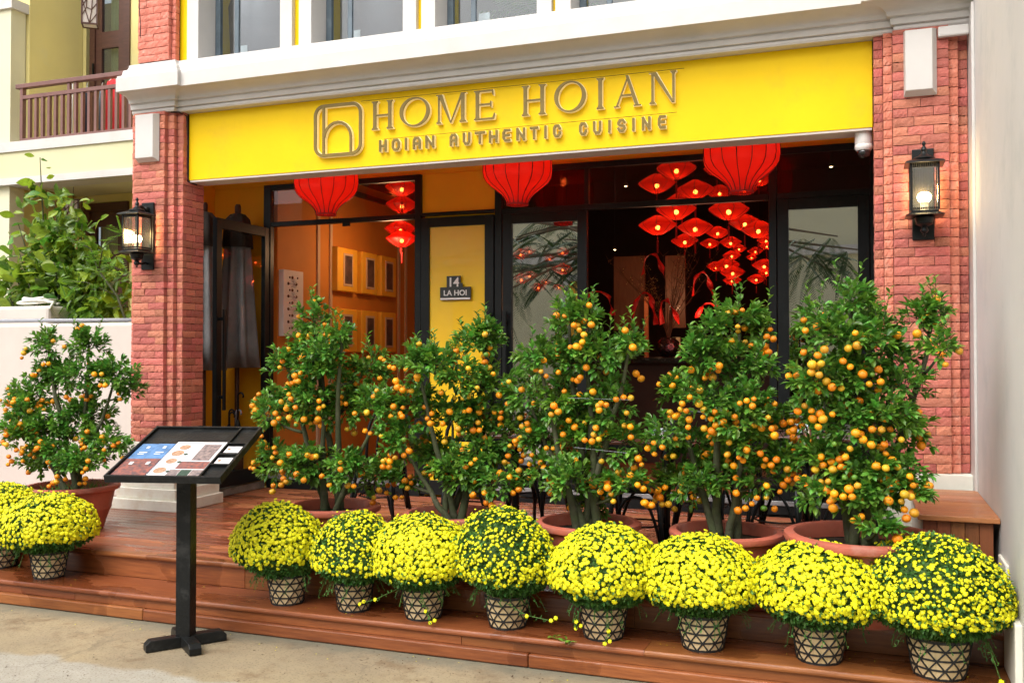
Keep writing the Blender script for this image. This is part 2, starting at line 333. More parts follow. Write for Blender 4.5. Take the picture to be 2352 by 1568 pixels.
# ------------------------------------------------------------------ mesh helpers
class MB:
    def __init__(s): s.v = []; s.f = []; s.m = []; s.mi = 0
    def quad(s, *p):
        n = len(s.v); s.v += [tuple(q) for q in p]; s.f.append(tuple(range(n, n + len(p)))); s.m.append(s.mi); return s
    def box(s, x0, x1, y0, y1, z0, z1):
        n = len(s.v)
        s.v += [(x, y, z) for z in (z0, z1) for y in (y0, y1) for x in (x0, x1)]
        for f in ((0, 2, 3, 1), (4, 5, 7, 6), (0, 1, 5, 4), (2, 6, 7, 3), (0, 4, 6, 2), (1, 3, 7, 5)):
            s.f.append(tuple(n + i for i in f)); s.m.append(s.mi)
        return s
    def hexa(s, b, t):
        n = len(s.v); s.v += list(map(tuple, b)) + list(map(tuple, t))
        for f in ((3, 2, 1, 0), (4, 5, 6, 7), (0, 1, 5, 4), (1, 2, 6, 5), (2, 3, 7, 6), (3, 0, 4, 7)):
            s.f.append(tuple(n + i for i in f)); s.m.append(s.mi)
        return s
    def tube(s, pts, rad, n=6, cap=True):
        pts = [Vector(p) for p in pts]
        if not hasattr(rad, '__len__'): rad = [rad] * len(pts)
        base = len(s.v); ref = None
        for i, p in enumerate(pts):
            d = (pts[min(i + 1, len(pts) - 1)] - pts[max(i - 1, 0)])
            if d.length < 1e-9: d = Vector((0, 0, 1))
            d.normalize()
            if ref is None: ref = Vector((1, 0, 0)) if abs(d.x) < 0.8 else Vector((0, 1, 0))
            a = (ref - d * ref.dot(d)); a.normalize(); ref = a; b = d.cross(a)
            for k in range(n):
                th = 2 * math.pi * k / n
                s.v.append(tuple(p + (a * math.cos(th) + b * math.sin(th)) * rad[i]))
        for i in range(len(pts) - 1):
            for k in range(n):
                k2 = (k + 1) % n
                s.f.append((base + i * n + k, base + i * n + k2, base + (i + 1) * n + k2, base + (i + 1) * n + k)); s.m.append(s.mi)
        if cap:
            s.f.append(tuple(base + k for k in reversed(range(n)))); s.m.append(s.mi)
            s.f.append(tuple(base + (len(pts) - 1) * n + k for k in range(n))); s.m.append(s.mi)
        return s
    def lathe(s, prof, n=24, c=(0, 0, 0), mod=None, closed=False, cap=True):
        base = len(s.v); cx, cy, cz = c
        for (r, z) in prof:
            for k in range(n):
                th = 2 * math.pi * k / n
                rr = r * (mod(th, z) if mod else 1)
                s.v.append((cx + rr * math.cos(th), cy + rr * math.sin(th), cz + z))
        m = len(prof)
        for i in range(m if closed else m - 1):
            j = (i + 1) % m
            for k in range(n):
                k2 = (k + 1) % n
                s.f.append((base + i * n + k, base + i * n + k2, base + j * n + k2, base + j * n + k)); s.m.append(s.mi)
        if cap and not closed:
            s.f.append(tuple(base + k for k in reversed(range(n)))); s.m.append(s.mi)
            s.f.append(tuple(base + (m - 1) * n + k for k in range(n))); s.m.append(s.mi)
        return s
    def prism(s, poly, y0, y1):            # polygon in XZ extruded along Y
        n = len(s.v); k = len(poly)
        s.v += [(x, y0, z) for x, z in poly] + [(x, y1, z) for x, z in poly]
        s.f.append(tuple(n + i for i in range(k))); s.m.append(s.mi)
        s.f.append(tuple(n + k + i for i in reversed(range(k)))); s.m.append(s.mi)
        for i in range(k):
            j = (i + 1) % k
            s.f.append((n + j, n + i, n + k + i, n + k + j)); s.m.append(s.mi)
        return s
    def ball(s, c, r, n=8, m=6, sq=1.0):
        prof = [(max(1e-4, r * math.sin(math.pi * i / m)), -r * sq * math.cos(math.pi * i / m)) for i in range(m + 1)]
        return s.lathe(prof, n, c, cap=False)
    def mesh(s, name, mats, smooth=False):
        me = bpy.data.meshes.new(name); me.from_pydata(s.v, [], s.f)
        if not isinstance(mats, (list, tuple)): mats = [mats]
        for q in mats: me.materials.append(q)
        if len(mats) > 1: me.polygons.foreach_set('material_index', s.m)
        if smooth: me.polygons.foreach_set('use_smooth', [True] * len(me.polygons))
        me.update(); me.validate()
        if smooth == 'auto':
            try: me.set_sharp_from_angle(angle=R(40))
            except Exception: pass
        return me
    def build(s, name, mats, parent=None, smooth=False, bevel=0.0, rel=True, recalc=True):
        me = s.mesh(name, mats, smooth)
        if recalc:
            bm = bmesh.new(); bm.from_mesh(me); bmesh.ops.recalc_face_normals(bm, faces=bm.faces); bm.to_mesh(me); bm.free()
            if smooth == 'auto':
                try: me.set_sharp_from_angle(angle=R(40))
                except Exception: pass
        o = bpy.data.objects.new(name, me); COL.objects.link(o)
        if parent is not None:
            o.parent = parent
            if rel:                       # geometry given in world coordinates
                w = wloc(parent); o.location = (-w.x, -w.y, -w.z)
        if bevel:
            b = o.modifiers.new('bevel', 'BEVEL'); b.width = bevel; b.segments = 2; b.limit_method = 'ANGLE'
        return o

def wloc(o):
    v = Vector((0, 0, 0))
    while o is not None:
        v = v + o.location; o = o.parent
    return v

def tag(o, label=None, cat=None, group=None, kind=None):
    if label: o['label'] = label
    if cat: o['category'] = cat
    if group: o['group'] = group
    if kind: o['kind'] = kind
    return o

def thing(name, loc, label, cat, group=None, rz=0.0):
    o = bpy.data.objects.new(name, None); COL.objects.link(o); o.location = loc; o.rotation_euler = (0, 0, rz)
    o.empty_display_size = 0.1
    return tag(o, label, cat, group)

CH = {}
def copy_tree(o, parent=None, kids=None):
    c = o.copy(); COL.objects.link(c); c.parent = parent
    for ch in [x for x in KIDS(o)]: copy_tree(ch, c)
    return c
def KIDS(o): return list(o.children)

def inst(name, me, parent, loc, rot=(0, 0, 0), sc=(1, 1, 1)):
    o = bpy.data.objects.new(name, me); COL.objects.link(o); o.parent = parent; o.location = loc; o.rotation_euler = rot; o.scale = sc
    return o
LET1= [('H', -3.557, -3.376), ('O', -3.317, -3.064), ('M', -3.008, -2.768), ('E', -2.702, -2.546), ('H', -2.326, -2.145), ('O', -2.079, -1.844), ('I', -1.77, -1.709), ('A', -1.64, -1.449), ('N', -1.385, -1.203)]
LET2= [('H', -3.493, -3.43), ('O', -3.384, -3.317), ('I', -3.28, -3.248), ('A', -3.206, -3.14), ('N', -3.1, -3.028), ('A', -2.899, -2.839), ('U', -2.793, -2.734), ('T', -2.691, -2.622), ('H', -2.584, -2.516), ('E', -2.477, -2.416), ('N', -2.369, -2.303), ('T', -2.261, -2.205), ('I', -2.158, -2.135), ('C', -2.089, -2.03), ('C', -1.894, -1.837), ('U', -1.792, -1.733), ('I', -1.684, -1.662), ('S', -1.616, -1.558), ('I', -1.51, -1.493), ('N', -1.442, -1.381), ('E', -1.33, -1.275)]
TREES= {0: ((-5.49, 5.45, 0.64), [(-0.288, 0.042, 1.003, 0.115, 0.131), (0.071, 0.082, 1.002, 0.13, 0.162), (-0.498, 0.1, 0.603, 0.184, 0.167), (-0.27, 0.15, 0.771, 0.183, 0.166), (0.32, 0.082, 0.778, 0.176, 0.144), (0.405, 0.144, 0.68, 0.09, 0.129), (-0.319, -0.16, 0.362, 0.144, 0.144), (-0.183, -0.012, 0.387, 0.194, 0.162), (0.03, 0.151, 0.479, 0.164, 0.164), (0.252, 0.051, 0.33, 0.144, 0.096), (-0.378, 0.136, 0.137, 0.2, 0.1), (0.229, -0.132, 0.189, 0.218, 0.109), (0.43, -0.011, 0.278, 0.126, 0.079), (-0.36, -0.086, 0.517, 0.129, 0.129)]), 1: ((-3.13, 5.2, 0.66), [(-0.15, 0.015, 1.142, 0.083, 0.138), (-0.146, 0.025, 1.004, 0.152, 0.116), (0.156, -0.166, 1.054, 0.066, 0.066), (-0.275, -0.096, 0.866, 0.123, 0.104), (-0.036, -0.075, 0.84, 0.19, 0.122), (0.181, 0.142, 0.838, 0.138, 0.116), (-0.465, 0.09, 0.607, 0.142, 0.128), (-0.088, -0.116, 0.652, 0.148, 0.121), (0.048, 0.101, 0.616, 0.166, 0.152), (0.387, -0.123, 0.608, 0.118, 0.131), (-0.413, 0.04, 0.245, 0.135, 0.127), (-0.095, -0.127, 0.262, 0.161, 0.108), (0.206, -0.169, 0.253, 0.157, 0.105), (0.254, 0.126, 0.18, 0.11, 0.11), (-0.401, -0.099, 0.535, 0.069, 0.096)]), 2: ((-2.311, 5.2, 0.66), [(-0.184, -0.097, 0.87, 0.143, 0.117), (0.1, 0.164, 1.001, 0.146, 0.101), (0.173, 0.127, 1.066, 0.079, 0.066), (0.087, -0.072, 0.794, 0.128, 0.102), (0.218, 0.157, 0.737, 0.158, 0.132), (-0.267, 0.013, 0.63, 0.146, 0.133), (-0.027, 0.06, 0.553, 0.184, 0.132), (-0.297, -0.1, 0.427, 0.117, 0.13), (-0.184, 0.15, 0.302, 0.162, 0.135), (0.142, 0.065, 0.323, 0.182, 0.13), (0.287, 0.159, 0.45, 0.118, 0.157), (-0.401, 0.134, 0.16, 0.109, 0.082), (0.306, -0.068, 0.192, 0.126, 0.088), (0.077, -0.047, 0.204, 0.103, 0.077)]), 3: ((-1.475, 5.195, 0.66), [(-0.08, -0.114, 1.106, 0.102, 0.134), (0.041, -0.12, 1.128, 0.06, 0.109), (-0.235, -0.148, 0.899, 0.122, 0.103), (-0.056, -0.068, 0.923, 0.171, 0.11), (0.22, 0.035, 0.899, 0.122, 0.135), (0.293, -0.169, 1.006, 0.059, 0.082), (-0.387, 0.06, 0.692, 0.128, 0.102), (-0.137, -0.055, 0.676, 0.136, 0.123), (0.144, -0.065, 0.658, 0.133, 0.145), (-0.268, 0.108, 0.437, 0.153, 0.128), (-0.023, -0.007, 0.454, 0.123, 0.123), (0.218, -0.063, 0.443, 0.108, 0.12), (-0.284, -0.006, 0.246, 0.125, 0.105), (-0.071, 0.07, 0.246, 0.125, 0.1), (0.263, -0.151, 0.217, 0.118, 0.09), (-0.033, 0.162, 0.073, 0.107, 0.076)]), 4: ((-0.707, 5.196, 0.66), [(-0.035, -0.162, 1.061, 0.096, 0.103), (0.07, 0.085, 1.125, 0.107, 0.09), (0.17, 0.117, 1.078, 0.071, 0.083), (-0.092, -0.164, 0.924, 0.092, 0.08), (0.044, 0.098, 0.9, 0.143, 0.119), (0.186, -0.045, 0.855, 0.064, 0.103), (-0.265, 0.027, 0.731, 0.108, 0.108), (-0.058, -0.167, 0.673, 0.148, 0.114), (0.141, -0.154, 0.676, 0.124, 0.113), (-0.299, -0.108, 0.525, 0.106, 0.098), (-0.18, 0.155, 0.436, 0.146, 0.11), (0.09, -0.103, 0.49, 0.148, 0.114), (0.251, 0.087, 0.526, 0.105, 0.14), (-0.277, 0.146, 0.213, 0.135, 0.098), (-0.06, 0.15, 0.319, 0.145, 0.109), (0.195, -0.053, 0.284, 0.137, 0.114), (0.306, -0.049, 0.379, 0.068, 0.091)]), 5: ((-0.02, 5.0, 0.72), [(-0.053, 0.008, 1.125, 0.119, 0.108), (-0.234, 0.094, 1.054, 0.078, 0.089), (-0.122, -0.133, 0.95, 0.137, 0.116), (0.047, 0.084, 0.974, 0.109, 0.109), (0.279, 0.101, 1.037, 0.082, 0.097), (0.35, 0.122, 1.091, 0.054, 0.075), (0.359, -0.158, 0.906, 0.061, 0.061), (0.15, 0.152, 0.865, 0.121, 0.11), (-0.214, -0.139, 0.759, 0.117, 0.106), (-0.035, -0.054, 0.737, 0.149, 0.128), (0.205, 0.038, 0.716, 0.117, 0.107), (-0.25, 0.142, 0.549, 0.113, 0.101), (-0.036, -0.054, 0.524, 0.171, 0.128), (0.188, 0.144, 0.494, 0.131, 0.131), (-0.182, 0.015, 0.341, 0.12, 0.109), (0.023, -0.064, 0.315, 0.159, 0.116), (0.199, -0.062, 0.322, 0.1, 0.094), (-0.177, -0.11, 0.206, 0.106, 0.074), (0.022, -0.143, 0.179, 0.146, 0.079), (0.215, -0.119, 0.227, 0.072, 0.078), (0.078, -0.25, 0.072, 0.091, 0.045)])}
LANT= [(-1.574, 8.45, 2.897, 0.18), (-1.828, 8.86, 2.821, 0.18), (-1.605, 9.64, 2.889, 0.18), (-1.107, 8.4, 2.865, 0.18), (-1.243, 10.77, 3.066, 0.18), (-1.035, 10.16, 2.906, 0.18), (-2.213, 12.47, 3.094, 0.18), (-2.014, 13.31, 3.144, 0.138), (-1.715, 11.98, 3.123, 0.15), (-1.672, 12.87, 3.097, 0.15), (-1.633, 13.45, 3.071, 0.109), (-1.52, 11.8, 2.811, 0.115), (-1.422, 13.53, 3.035, 0.109), (-1.124, 11.94, 2.996, 0.115), (-1.272, 13.58, 3.108, 0.109), (-1.47, 13.51, 2.948, 0.08), (-1.934, 13.34, 2.824, 0.138), (-1.713, 12.76, 2.787, 0.18), (-1.479, 11.55, 2.584, 0.15), (-1.516, 11.8, 2.507, 0.115), (-1.24, 11.91, 2.523, 0.115), (-1.124, 11.68, 2.666, 0.15), (-1.192, 12.65, 2.666, 0.115), (-1.561, 8.39, 3.252, 0.18), (-1.848, 8.93, 3.228, 0.18), (-1.505, 9.06, 3.171, 0.18), (-1.718, 12.19, 3.66, 0.18), (-1.836, 12.78, 4.069, 0.18), (-1.194, 11.8, 3.73, 0.18), (-1.5, 12.91, 3.799, 0.18), (-1.751, 9.71, 3.174, 0.18), (-3.782, 10.46, 2.78, 0.115), (-4.37, 12.43, 3.044, 0.1), (-4.107, 12.53, 2.935, 0.1), (-3.834, 12.27, 2.988, 0.115), (-3.777, 10.47, 2.489, 0.115), (-4.253, 12.12, 2.67, 0.115), (-4.143, 12.16, 2.511, 0.115), (-4.151, 12.52, 2.608, 0.082), (-3.825, 12.24, 2.755, 0.15), (-3.99, 12.58, 2.535, 0.091), (-4.593, 9.0, 3.37, 0.18), (-4.753, 9.31, 3.244, 0.18), (-4.766, 9.31, 2.977, 0.18), (-5.516, 10.8, 3.076, 0.18)]
DLAB = ['lantern cut by the transom bar above the far-left one of the cluster', 'diamond lantern at the far left, just below the transom bar', 'wide diamond lantern next right of the far-left one', 'lantern cut by the transom bar in the middle of the doorway',
 'wide lantern below the transom bar, third from the right post', 'large lantern touching the right door post, upper part', 'lantern hanging lowest on the left, below the two wide ones', 'small lantern left of the tall one in the middle of the cluster',
 'tall narrow-looking lantern in the centre of the cluster', 'lantern partly behind the centre lantern, lower right of it', 'small dim lantern right of the centre, above a pair of tiny ones', 'small bright lantern below the centre of the cluster',
 'small lantern left of the post, half way down', 'small lantern tucked under the large one at the post', 'second small lantern under the large one at the post', 'tiny tilted lantern in the gap left of the post',
 'bright lantern at the left end of the lower tier', 'wide lantern in the lower tier, beside the left end one', 'lantern below the wide one of the lower tier', 'lowest lantern in the middle, above the red ribbon',
 'lowest lantern on the right, left of the post', 'large lantern against the post in the lower tier', 'lantern cut by the post, just under the large lower one',
 'topmost lantern left behind the transom pane', 'far-left lantern behind the transom pane, with a small bulb', 'wide dim lantern low behind the transom pane', 'lantern behind the transom pane left of the big silk lantern', 'lantern half hidden behind the left side of the big silk lantern',
 'lantern half hidden behind the right side of the big silk lantern', 'lantern just below the neck of the big silk lantern', 'lantern crossing the transom bar at the left of the cluster']
# ------------------------------------------------------------------ ground
g = MB(); g.quad((-150, -150, 0), (150, -150, 0), (150, 150, 0), (-150, 150, 0))
tag(g.build('street', MT['street']), kind='structure')

# ------------------------------------------------------------------ deck, steps (planks are parts)
DZ = 0.31
deckcore = MB(); deckcore.box(-9.6, 0.62, 4.98, 7.84, 0.0, DZ - 0.03)
deck = tag(deckcore.build('deck', MT['mortar']), kind='structure')
rng = random.Random(3)
def plank(parent, x0, x1, y0, y1, z0, z1, m, bev=0.004):
    w = MB(); w.box(x0, x1, y0, y1, z0, z1)
    return w.build('plank', m, parent, bevel=bev)
y = 4.99
row = 0
while y < 7.82:
    x = -9.6 + rng.uniform(-1.5, 0)
    while x < 0.6:
        x2 = x + rng.uniform(1.5, 2.4)
        a, b_ = max(x, -9.6), min(x2, 0.618)
        if b_ - a > 0.05: plank(deck, a + 0.0015, b_ - 0.0015, y, min(y + 0.088, 7.83), DZ - 0.02, DZ + rng.uniform(-0.0012, 0.0012), MT['deck'], 0.003)
        x = x2
    y += 0.0925; row += 1

def nosing(parent, x0, x1, yf, yb, z1, th, m):
    # rounded front edge board
    r = th / 2; prof = []
    for k in range(7):
        a = math.pi / 2 + math.pi * k / 6
        prof.append((yf + r + r * math.cos(a), z1 - r + r * math.sin(a)))
    prof += [(yb, z1 - th), (yb, z1)]
    w = MB(); n = len(prof)
    w.v = [(x0, a, b) for a, b in prof] + [(x1, a, b) for a, b in prof]
    w.f = [tuple(reversed(range(n))), tuple(range(n, 2 * n))] + [(i, (i + 1) % n, n + (i + 1) % n, n + i) for i in range(n)]
    w.m = [0] * len(w.f)
    return w.build('nosing_board', m, parent)
def segs(x0, x1, cuts):
    xs = [x0] + cuts + [x1]
    return [(xs[i] + 0.0012, xs[i + 1] - 0.0012) for i in range(len(xs) - 1)]
for a, b_ in segs(-9.6, 0.618, [-7.2, -4.75, -2.45, -0.25]): nosing(deck, a, b_, 4.915, 4.988, DZ + 0.001, 0.034, MT['step'])
for a, b_ in segs(-9.6, 0.618, [-6.6, -3.6, -1.15]):
    w = MB(); w.box(a, b_, 4.945, 4.975, 0.155, DZ - 0.034); w.build('riser_board', MT['step'], deck, bevel=0.002)
stc = MB(); stc.box(-9.6, 0.62, 4.64, 4.944, 0.0, 0.12)
stepo = tag(stc.build('step', MT['mortar']), kind='structure')
for a, b_ in segs(-9.6, 0.618, [-6.9, -3.87, -1.02]): nosing(stepo, a, b_, 4.59, 4.77, 0.155, 0.034, MT['step'])
for a, b_ in segs(-9.6, 0.618, [-7.9, -5.3, -2.7, -0.1]): plank(stepo, a, b_, 4.773, 4.943, 0.122, 0.1545, MT['step'], 0.002)
for a, b_ in segs(-9.6, 0.618, [-7.4, -4.62, -2.0]):
    w = MB(); w.box(a, b_, 4.615, 4.64, 0.073, 0.121); w.build('riser_board', MT['step'], stepo, bevel=0.002)
for a, b_ in segs(-9.6, 0.618, [-6.3, -4.07, -1.62]):
    w = MB(); w.box(a, b_, 4.588, 4.64, 0.004, 0.072); w.build('kick_board', MT['step'], stepo, bevel=0.008)

# ------------------------------------------------------------------ brick piers
def brick_mesh(seed):
    r = random.Random(seed); nx, nz = 7, 4
    v = []; f = []
    # front grid on local y=0 (faces -Y) with rough split face, block 1 x 1 x 1 to be scaled
    for j in range(nz):
        for i in range(nx):
            x = -0.5 + i / (nx - 1); z = -0.5 + j / (nz - 1)
            edge = i in (0, nx - 1) or j in (0, nz - 1)
            dy = (0.07 if edge else 0.0) + r.uniform(-0.05, 0.04)
            if edge:
                x += r.uniform(-0.006, 0.006); z += r.uniform(-0.035, 0.035)
            v.append((x, dy, z))
    n = len(v)
    idx = lambda i, j: j * nx + i
    for j in range(nz - 1):
        for i in range(nx - 1): f.append((idx(i, j), idx(i + 1, j), idx(i + 1, j + 1), idx(i, j + 1)))
    ring = [idx(i, 0) for i in range(nx)] + [idx(nx - 1, j) for j in range(1, nz)] + [idx(i, nz - 1) for i in range(nx - 2, -1, -1)] + [idx(0, j) for j in range(nz - 2, 0, -1)]
    b0 = len(v)
    for k in ring: v.append((v[k][0], 1.0, v[k][2]))
    for k in range(len(ring)):
        k2 = (k + 1) % len(ring)
        f.append((ring[k2], ring[k], b0 + k, b0 + k2))
    return v, f
BR = [brick_mesh(i) for i in range(9)]
BRM = []
for v, f in BR:
    me = bpy.data.meshes.new('brick'); me.from_pydata(v, [], f); me.materials.append(MT['brick']); me.update(); BRM.append(me)

CP = 0.0578
def pier(name, label, cells, z0, z1, core, extra=None, ztop=None):
    """cells: vertical strips (x0, x1, yfront, depth, rotz, kind); each laid in courses"""
    cx = sum(c[0] + c[1] for c in cells[:1]) / 2
    t = thing(name, (cx, 6.45, DZ), label, 'brick pier', 'brick piers framing the terrace')
    bl = []
    rg = random.Random(name + label)
    for (p0, p1, kind, zz0, zz1) in cells2(cells, z0, z1):
        d = Vector(p1) - Vector(p0); w = d.length; u = d / w; nrm = Vector((u.y, -u.x))
        k = 0; z = zz0
        while z + CP * 0.5 < zz1:
            h = min(CP, zz1 - z)
            if kind == 'main':
                pat = [(0, w)] if False else ([(0, .27 * w), (.27 * w, .73 * w), (.73 * w, w)] if k % 2 == 0 else [(0, .5 * w), (.5 * w, w)])
                if rg.random() < 0.25: pat = [(0, .38 * w), (.38 * w, w)] if k % 2 else [(0, .62 * w), (.62 * w, w)]
            elif kind == 'side':
                q = 0.45 if k % 2 == 0 else 0.62
                pat = [(0, q * w), (q * w, w)]
            else: pat = [(0, w)]
            for a, b_ in pat:
                c = Vector(p0) + u * (a + b_) / 2
                jit = rg.uniform(-0.003, 0.003)
                c = c + nrm * jit
                bl.append((c.x, c.y, z + h / 2, b_ - a - 0.0028, h - 0.0042, math.atan2(u.y, u.x) + rg.uniform(-.006, .006), rg.randrange(9), kind == 'side'))
            z += CP; k += 1
    bl.sort(key=lambda q: -(q[3] if q[2] < 3.9 else 0.0))
    base = wloc(t)
    st = MB()
    for i, (x, y_, z, w, h, a, k, k_side) in enumerate(bl):
        dp = 0.024 if k_side else 0.05
        if i < 298:
            inst('brick', BRM[k], t, (x - base.x, y_ - base.y, z - base.z), (0, 0, a), (w, dp, h))
        else:
            v, f = BR[k]; n = len(st.v); ca, sa = math.cos(a), math.sin(a)
            for q in v:
                lx, ly, lz = q[0] * w, q[1] * dp, q[2] * h
                st.v.append((x + lx * ca - ly * sa, y_ + lx * sa + ly * ca, z + lz))
            for q in f: st.f.append(tuple(n + e for e in q)); st.m.append(0)
    if st.f: tag(st.build('brick_courses', MT['brick'], t), kind='stuff')
    cm = MB()
    for c in core: cm.box(*c)
    cm.build('mortar_core', MT['mortar'], t)
    return t
def cells2(cells, z0, z1):
    for c in cells:
        (a, b_, kind) = c[2], c[3], c[4]
        yield ((a[0], a[1]), (b_[0], b_[1]), kind, c[5] if len(c) > 5 else z0, c[6] if len(c) > 6 else z1)
def cl(p0, p1, kind, *zz): return (p0[0], p1[0], p0, p1, kind, *zz)

PB = 0.872
Lc = [cl((-5.76, 6.35), (-5.44, 6.35), 'main'), cl((-5.81, 6.39), (-5.76, 6.39), 'edge'),
      cl((-5.44, 6.39), (-5.375, 6.39), 'edge'), cl((-5.375, 6.43), (-5.315, 6.43), 'edge'),
      cl((-5.315, 6.435), (-5.315, 6.70), 'side', PB, 3.05), cl((-5.315, 6.435), (-5.315, 6.49), 'edge', 3.05, 3.62),
      cl((-5.76, 6.39), (-5.44, 6.39), 'main', 4.06, 4.75), cl((-5.44, 6.43), (-5.40, 6.43), 'edge', 4.06, 4.75)]
pL = pier('brick_pier', 'rough red brick pier left of the yellow fascia, carrying the smaller wall lantern', Lc, PB, 3.62,
          [(-5.80, -5.325, 6.445, 6.70, DZ, 3.62), (-5.75, -5.45, 6.365, 6.445, PB, 3.62), (-5.80, -5.385, 6.405, 6.445, PB, 3.62), (-5.75, -5.45, 6.405, 6.8, 4.0, 4.8), (-5.45, -5.41, 6.445, 6.8, 4.0, 4.8)])
Rc = [cl((.171, 6.35), (.491, 6.35), 'main'), cl((.116, 6.39), (.171, 6.39), 'edge'), cl((.06, 6.43), (.116, 6.43), 'edge'),
      cl((.491, 6.39), (.546, 6.39), 'edge'), cl((.546, 6.43), (.602, 6.43), 'edge'),
      cl((.06, 6.70), (.06, 6.435), 'side', PB, 3.05)]
pR = pier('brick_pier', 'rough red brick pier right of the yellow fascia, standing against the tall white wall', Rc, PB, 3.62,
          [(.07, .60, 6.445, 6.70, DZ, 3.62), (.18, .482, 6.365, 6.445, PB, 3.62), (.125, .538, 6.405, 6.445, PB, 3.62)])
# plinths: stepped white render
def plinth(t, x0, x1):
    m = MB()
    m.box(x0 - .10, x1 + .075, 6.295, 6.90, DZ, .40)
    m.box(x0 - .065, x1 + .04, 6.325, 6.892, .40, .49)
    m.box(x0 - .02, x1 + .01, 6.345, 6.886, .49, PB - 0.002)
    m.build('plinth', MT['plinth'], t, bevel=.006)
plinth(pL, -5.83, -5.325); 
m = MB(); m.box(-.02, .612, 6.295, 6.90, DZ, .40); m.box(.01, .612, 6.325, 6.892, .40, .49); m.box(.04, .612, 6.345, 6.886, .49, PB - .002)
m.build('plinth', MT['plinth'], pR, bevel=.006)
def pad(t, x0, x1, z0, z1, extra=None):
    m = MB(); c = .03
    m.hexa([(x0, 6.345, z0), (x1, 6.345, z0), (x1, 6.345, z1), (x0, 6.345, z1)],
           [(x0 + c * .3, 6.295, z0 + c), (x1 - c * .3 - .02, 6.295, z0 + c), (x1 - c * .3 - .02, 6.295, z1 - c * .3), (x0 + c * .3, 6.295, z1 - c * .3)])
    m.build('white_panel', MT['white'], t, bevel=.003)
pad(pL, -5.705, -5.485, 3.2, 3.60); pad(pR, .235, .425, 3.19, 3.60)
m = MB(); m.box(.43, .603, 6.31, 6.346, 3.535, 3.60); m.build('white_strip', MT['white'], pR, bevel=.01)
m = MB(); m.tube([(-5.70, 6.335, 4.7), (-5.697, 6.335, 4.5), (-5.68, 6.335, 4.36), (-5.685, 6.335, 4.25)], .004, 5)
m.build('cable', MT['wire'], pL)

# ------------------------------------------------------------------ restaurant building
bld = thing('restaurant_building', (-2.6, 7.85, DZ), 'yellow and white restaurant front with cornice, upper windows and black-framed glass doors', 'building')
# cornice: mitred sweep
def sweep(path, prof, name, m, parent, capends=True):
    n = len(path); P = [Vector(p) for p in path]; mb = MB(); k = len(prof)
    for i in range(n):
        if i == 0: d0 = d1 = (P[1] - P[0]).normalized()
        elif i == n - 1: d0 = d1 = (P[-1] - P[-2]).normalized()
        else: d0 = (P[i] - P[i - 1]).normalized(); d1 = (P[i + 1] - P[i]).normalized()
        n0 = Vector((d0.y, -d0.x)); n1 = Vector((d1.y, -d1.x)); b_ = (n0 + n1); b_.normalize(); s_ = 1 / max(.2, b_.dot(n0))
        for (o, z) in prof:
            q = P[i] + b_ * o * s_
            mb.v.append((q.x, q.y, z))
    for i in range(n - 1):
        for j in range(k):
            j2 = (j + 1) % k
            mb.f.append((i * k + j, i * k + j2, (i + 1) * k + j2, (i + 1) * k + j)); mb.m.append(0)
    if capends:
        mb.f.append(tuple(range(k))); mb.f.append(tuple((n - 1) * k + j for j in reversed(range(k)))); mb.m += [0, 0]
    return mb.build(name, m, parent)
prof = [(-.25, 3.615), (.005, 3.615), (.012, 3.628), (.012, 3.642), (.004, 3.650), (.028, 3.653), (.032, 3.685), (.026, 3.695), (.05, 3.70)]
for k in range(9):
    a = k / 8 * math.pi / 2
    prof.append((.052 + .13 * (1 - math.cos(a)), 3.705 + .055 * math.sin(a) ** .8 if a > 0 else 3.705))
prof += [(.2, 3.762), (.2, 3.874), (.188, 3.882), (.188, 3.893)]
for k in range(5):
    a = k / 4 * math.pi / 2
    prof.append((.18 - .055 * math.sin(a), 3.897 + .045 * (1 - math.cos(a))))
prof += [(.118, 3.955)]
for k in range(6):
    a = k / 5 * math.pi / 2
    prof.append((.112 - .06 * math.sin(a), 3.962 + .05 * (1 - math.cos(a)) + .01 * k / 5))
prof += [(.03, 4.03), (-.045, 4.058), (-.25, 4.058)]
sweep([(-5.785, 6.37), (-5.36, 6.37), (-5.36, 6.41), (.19, 6.41), (.19, 6.37), (.618, 6.37)], prof, 'cornice', MT['white'], bld)
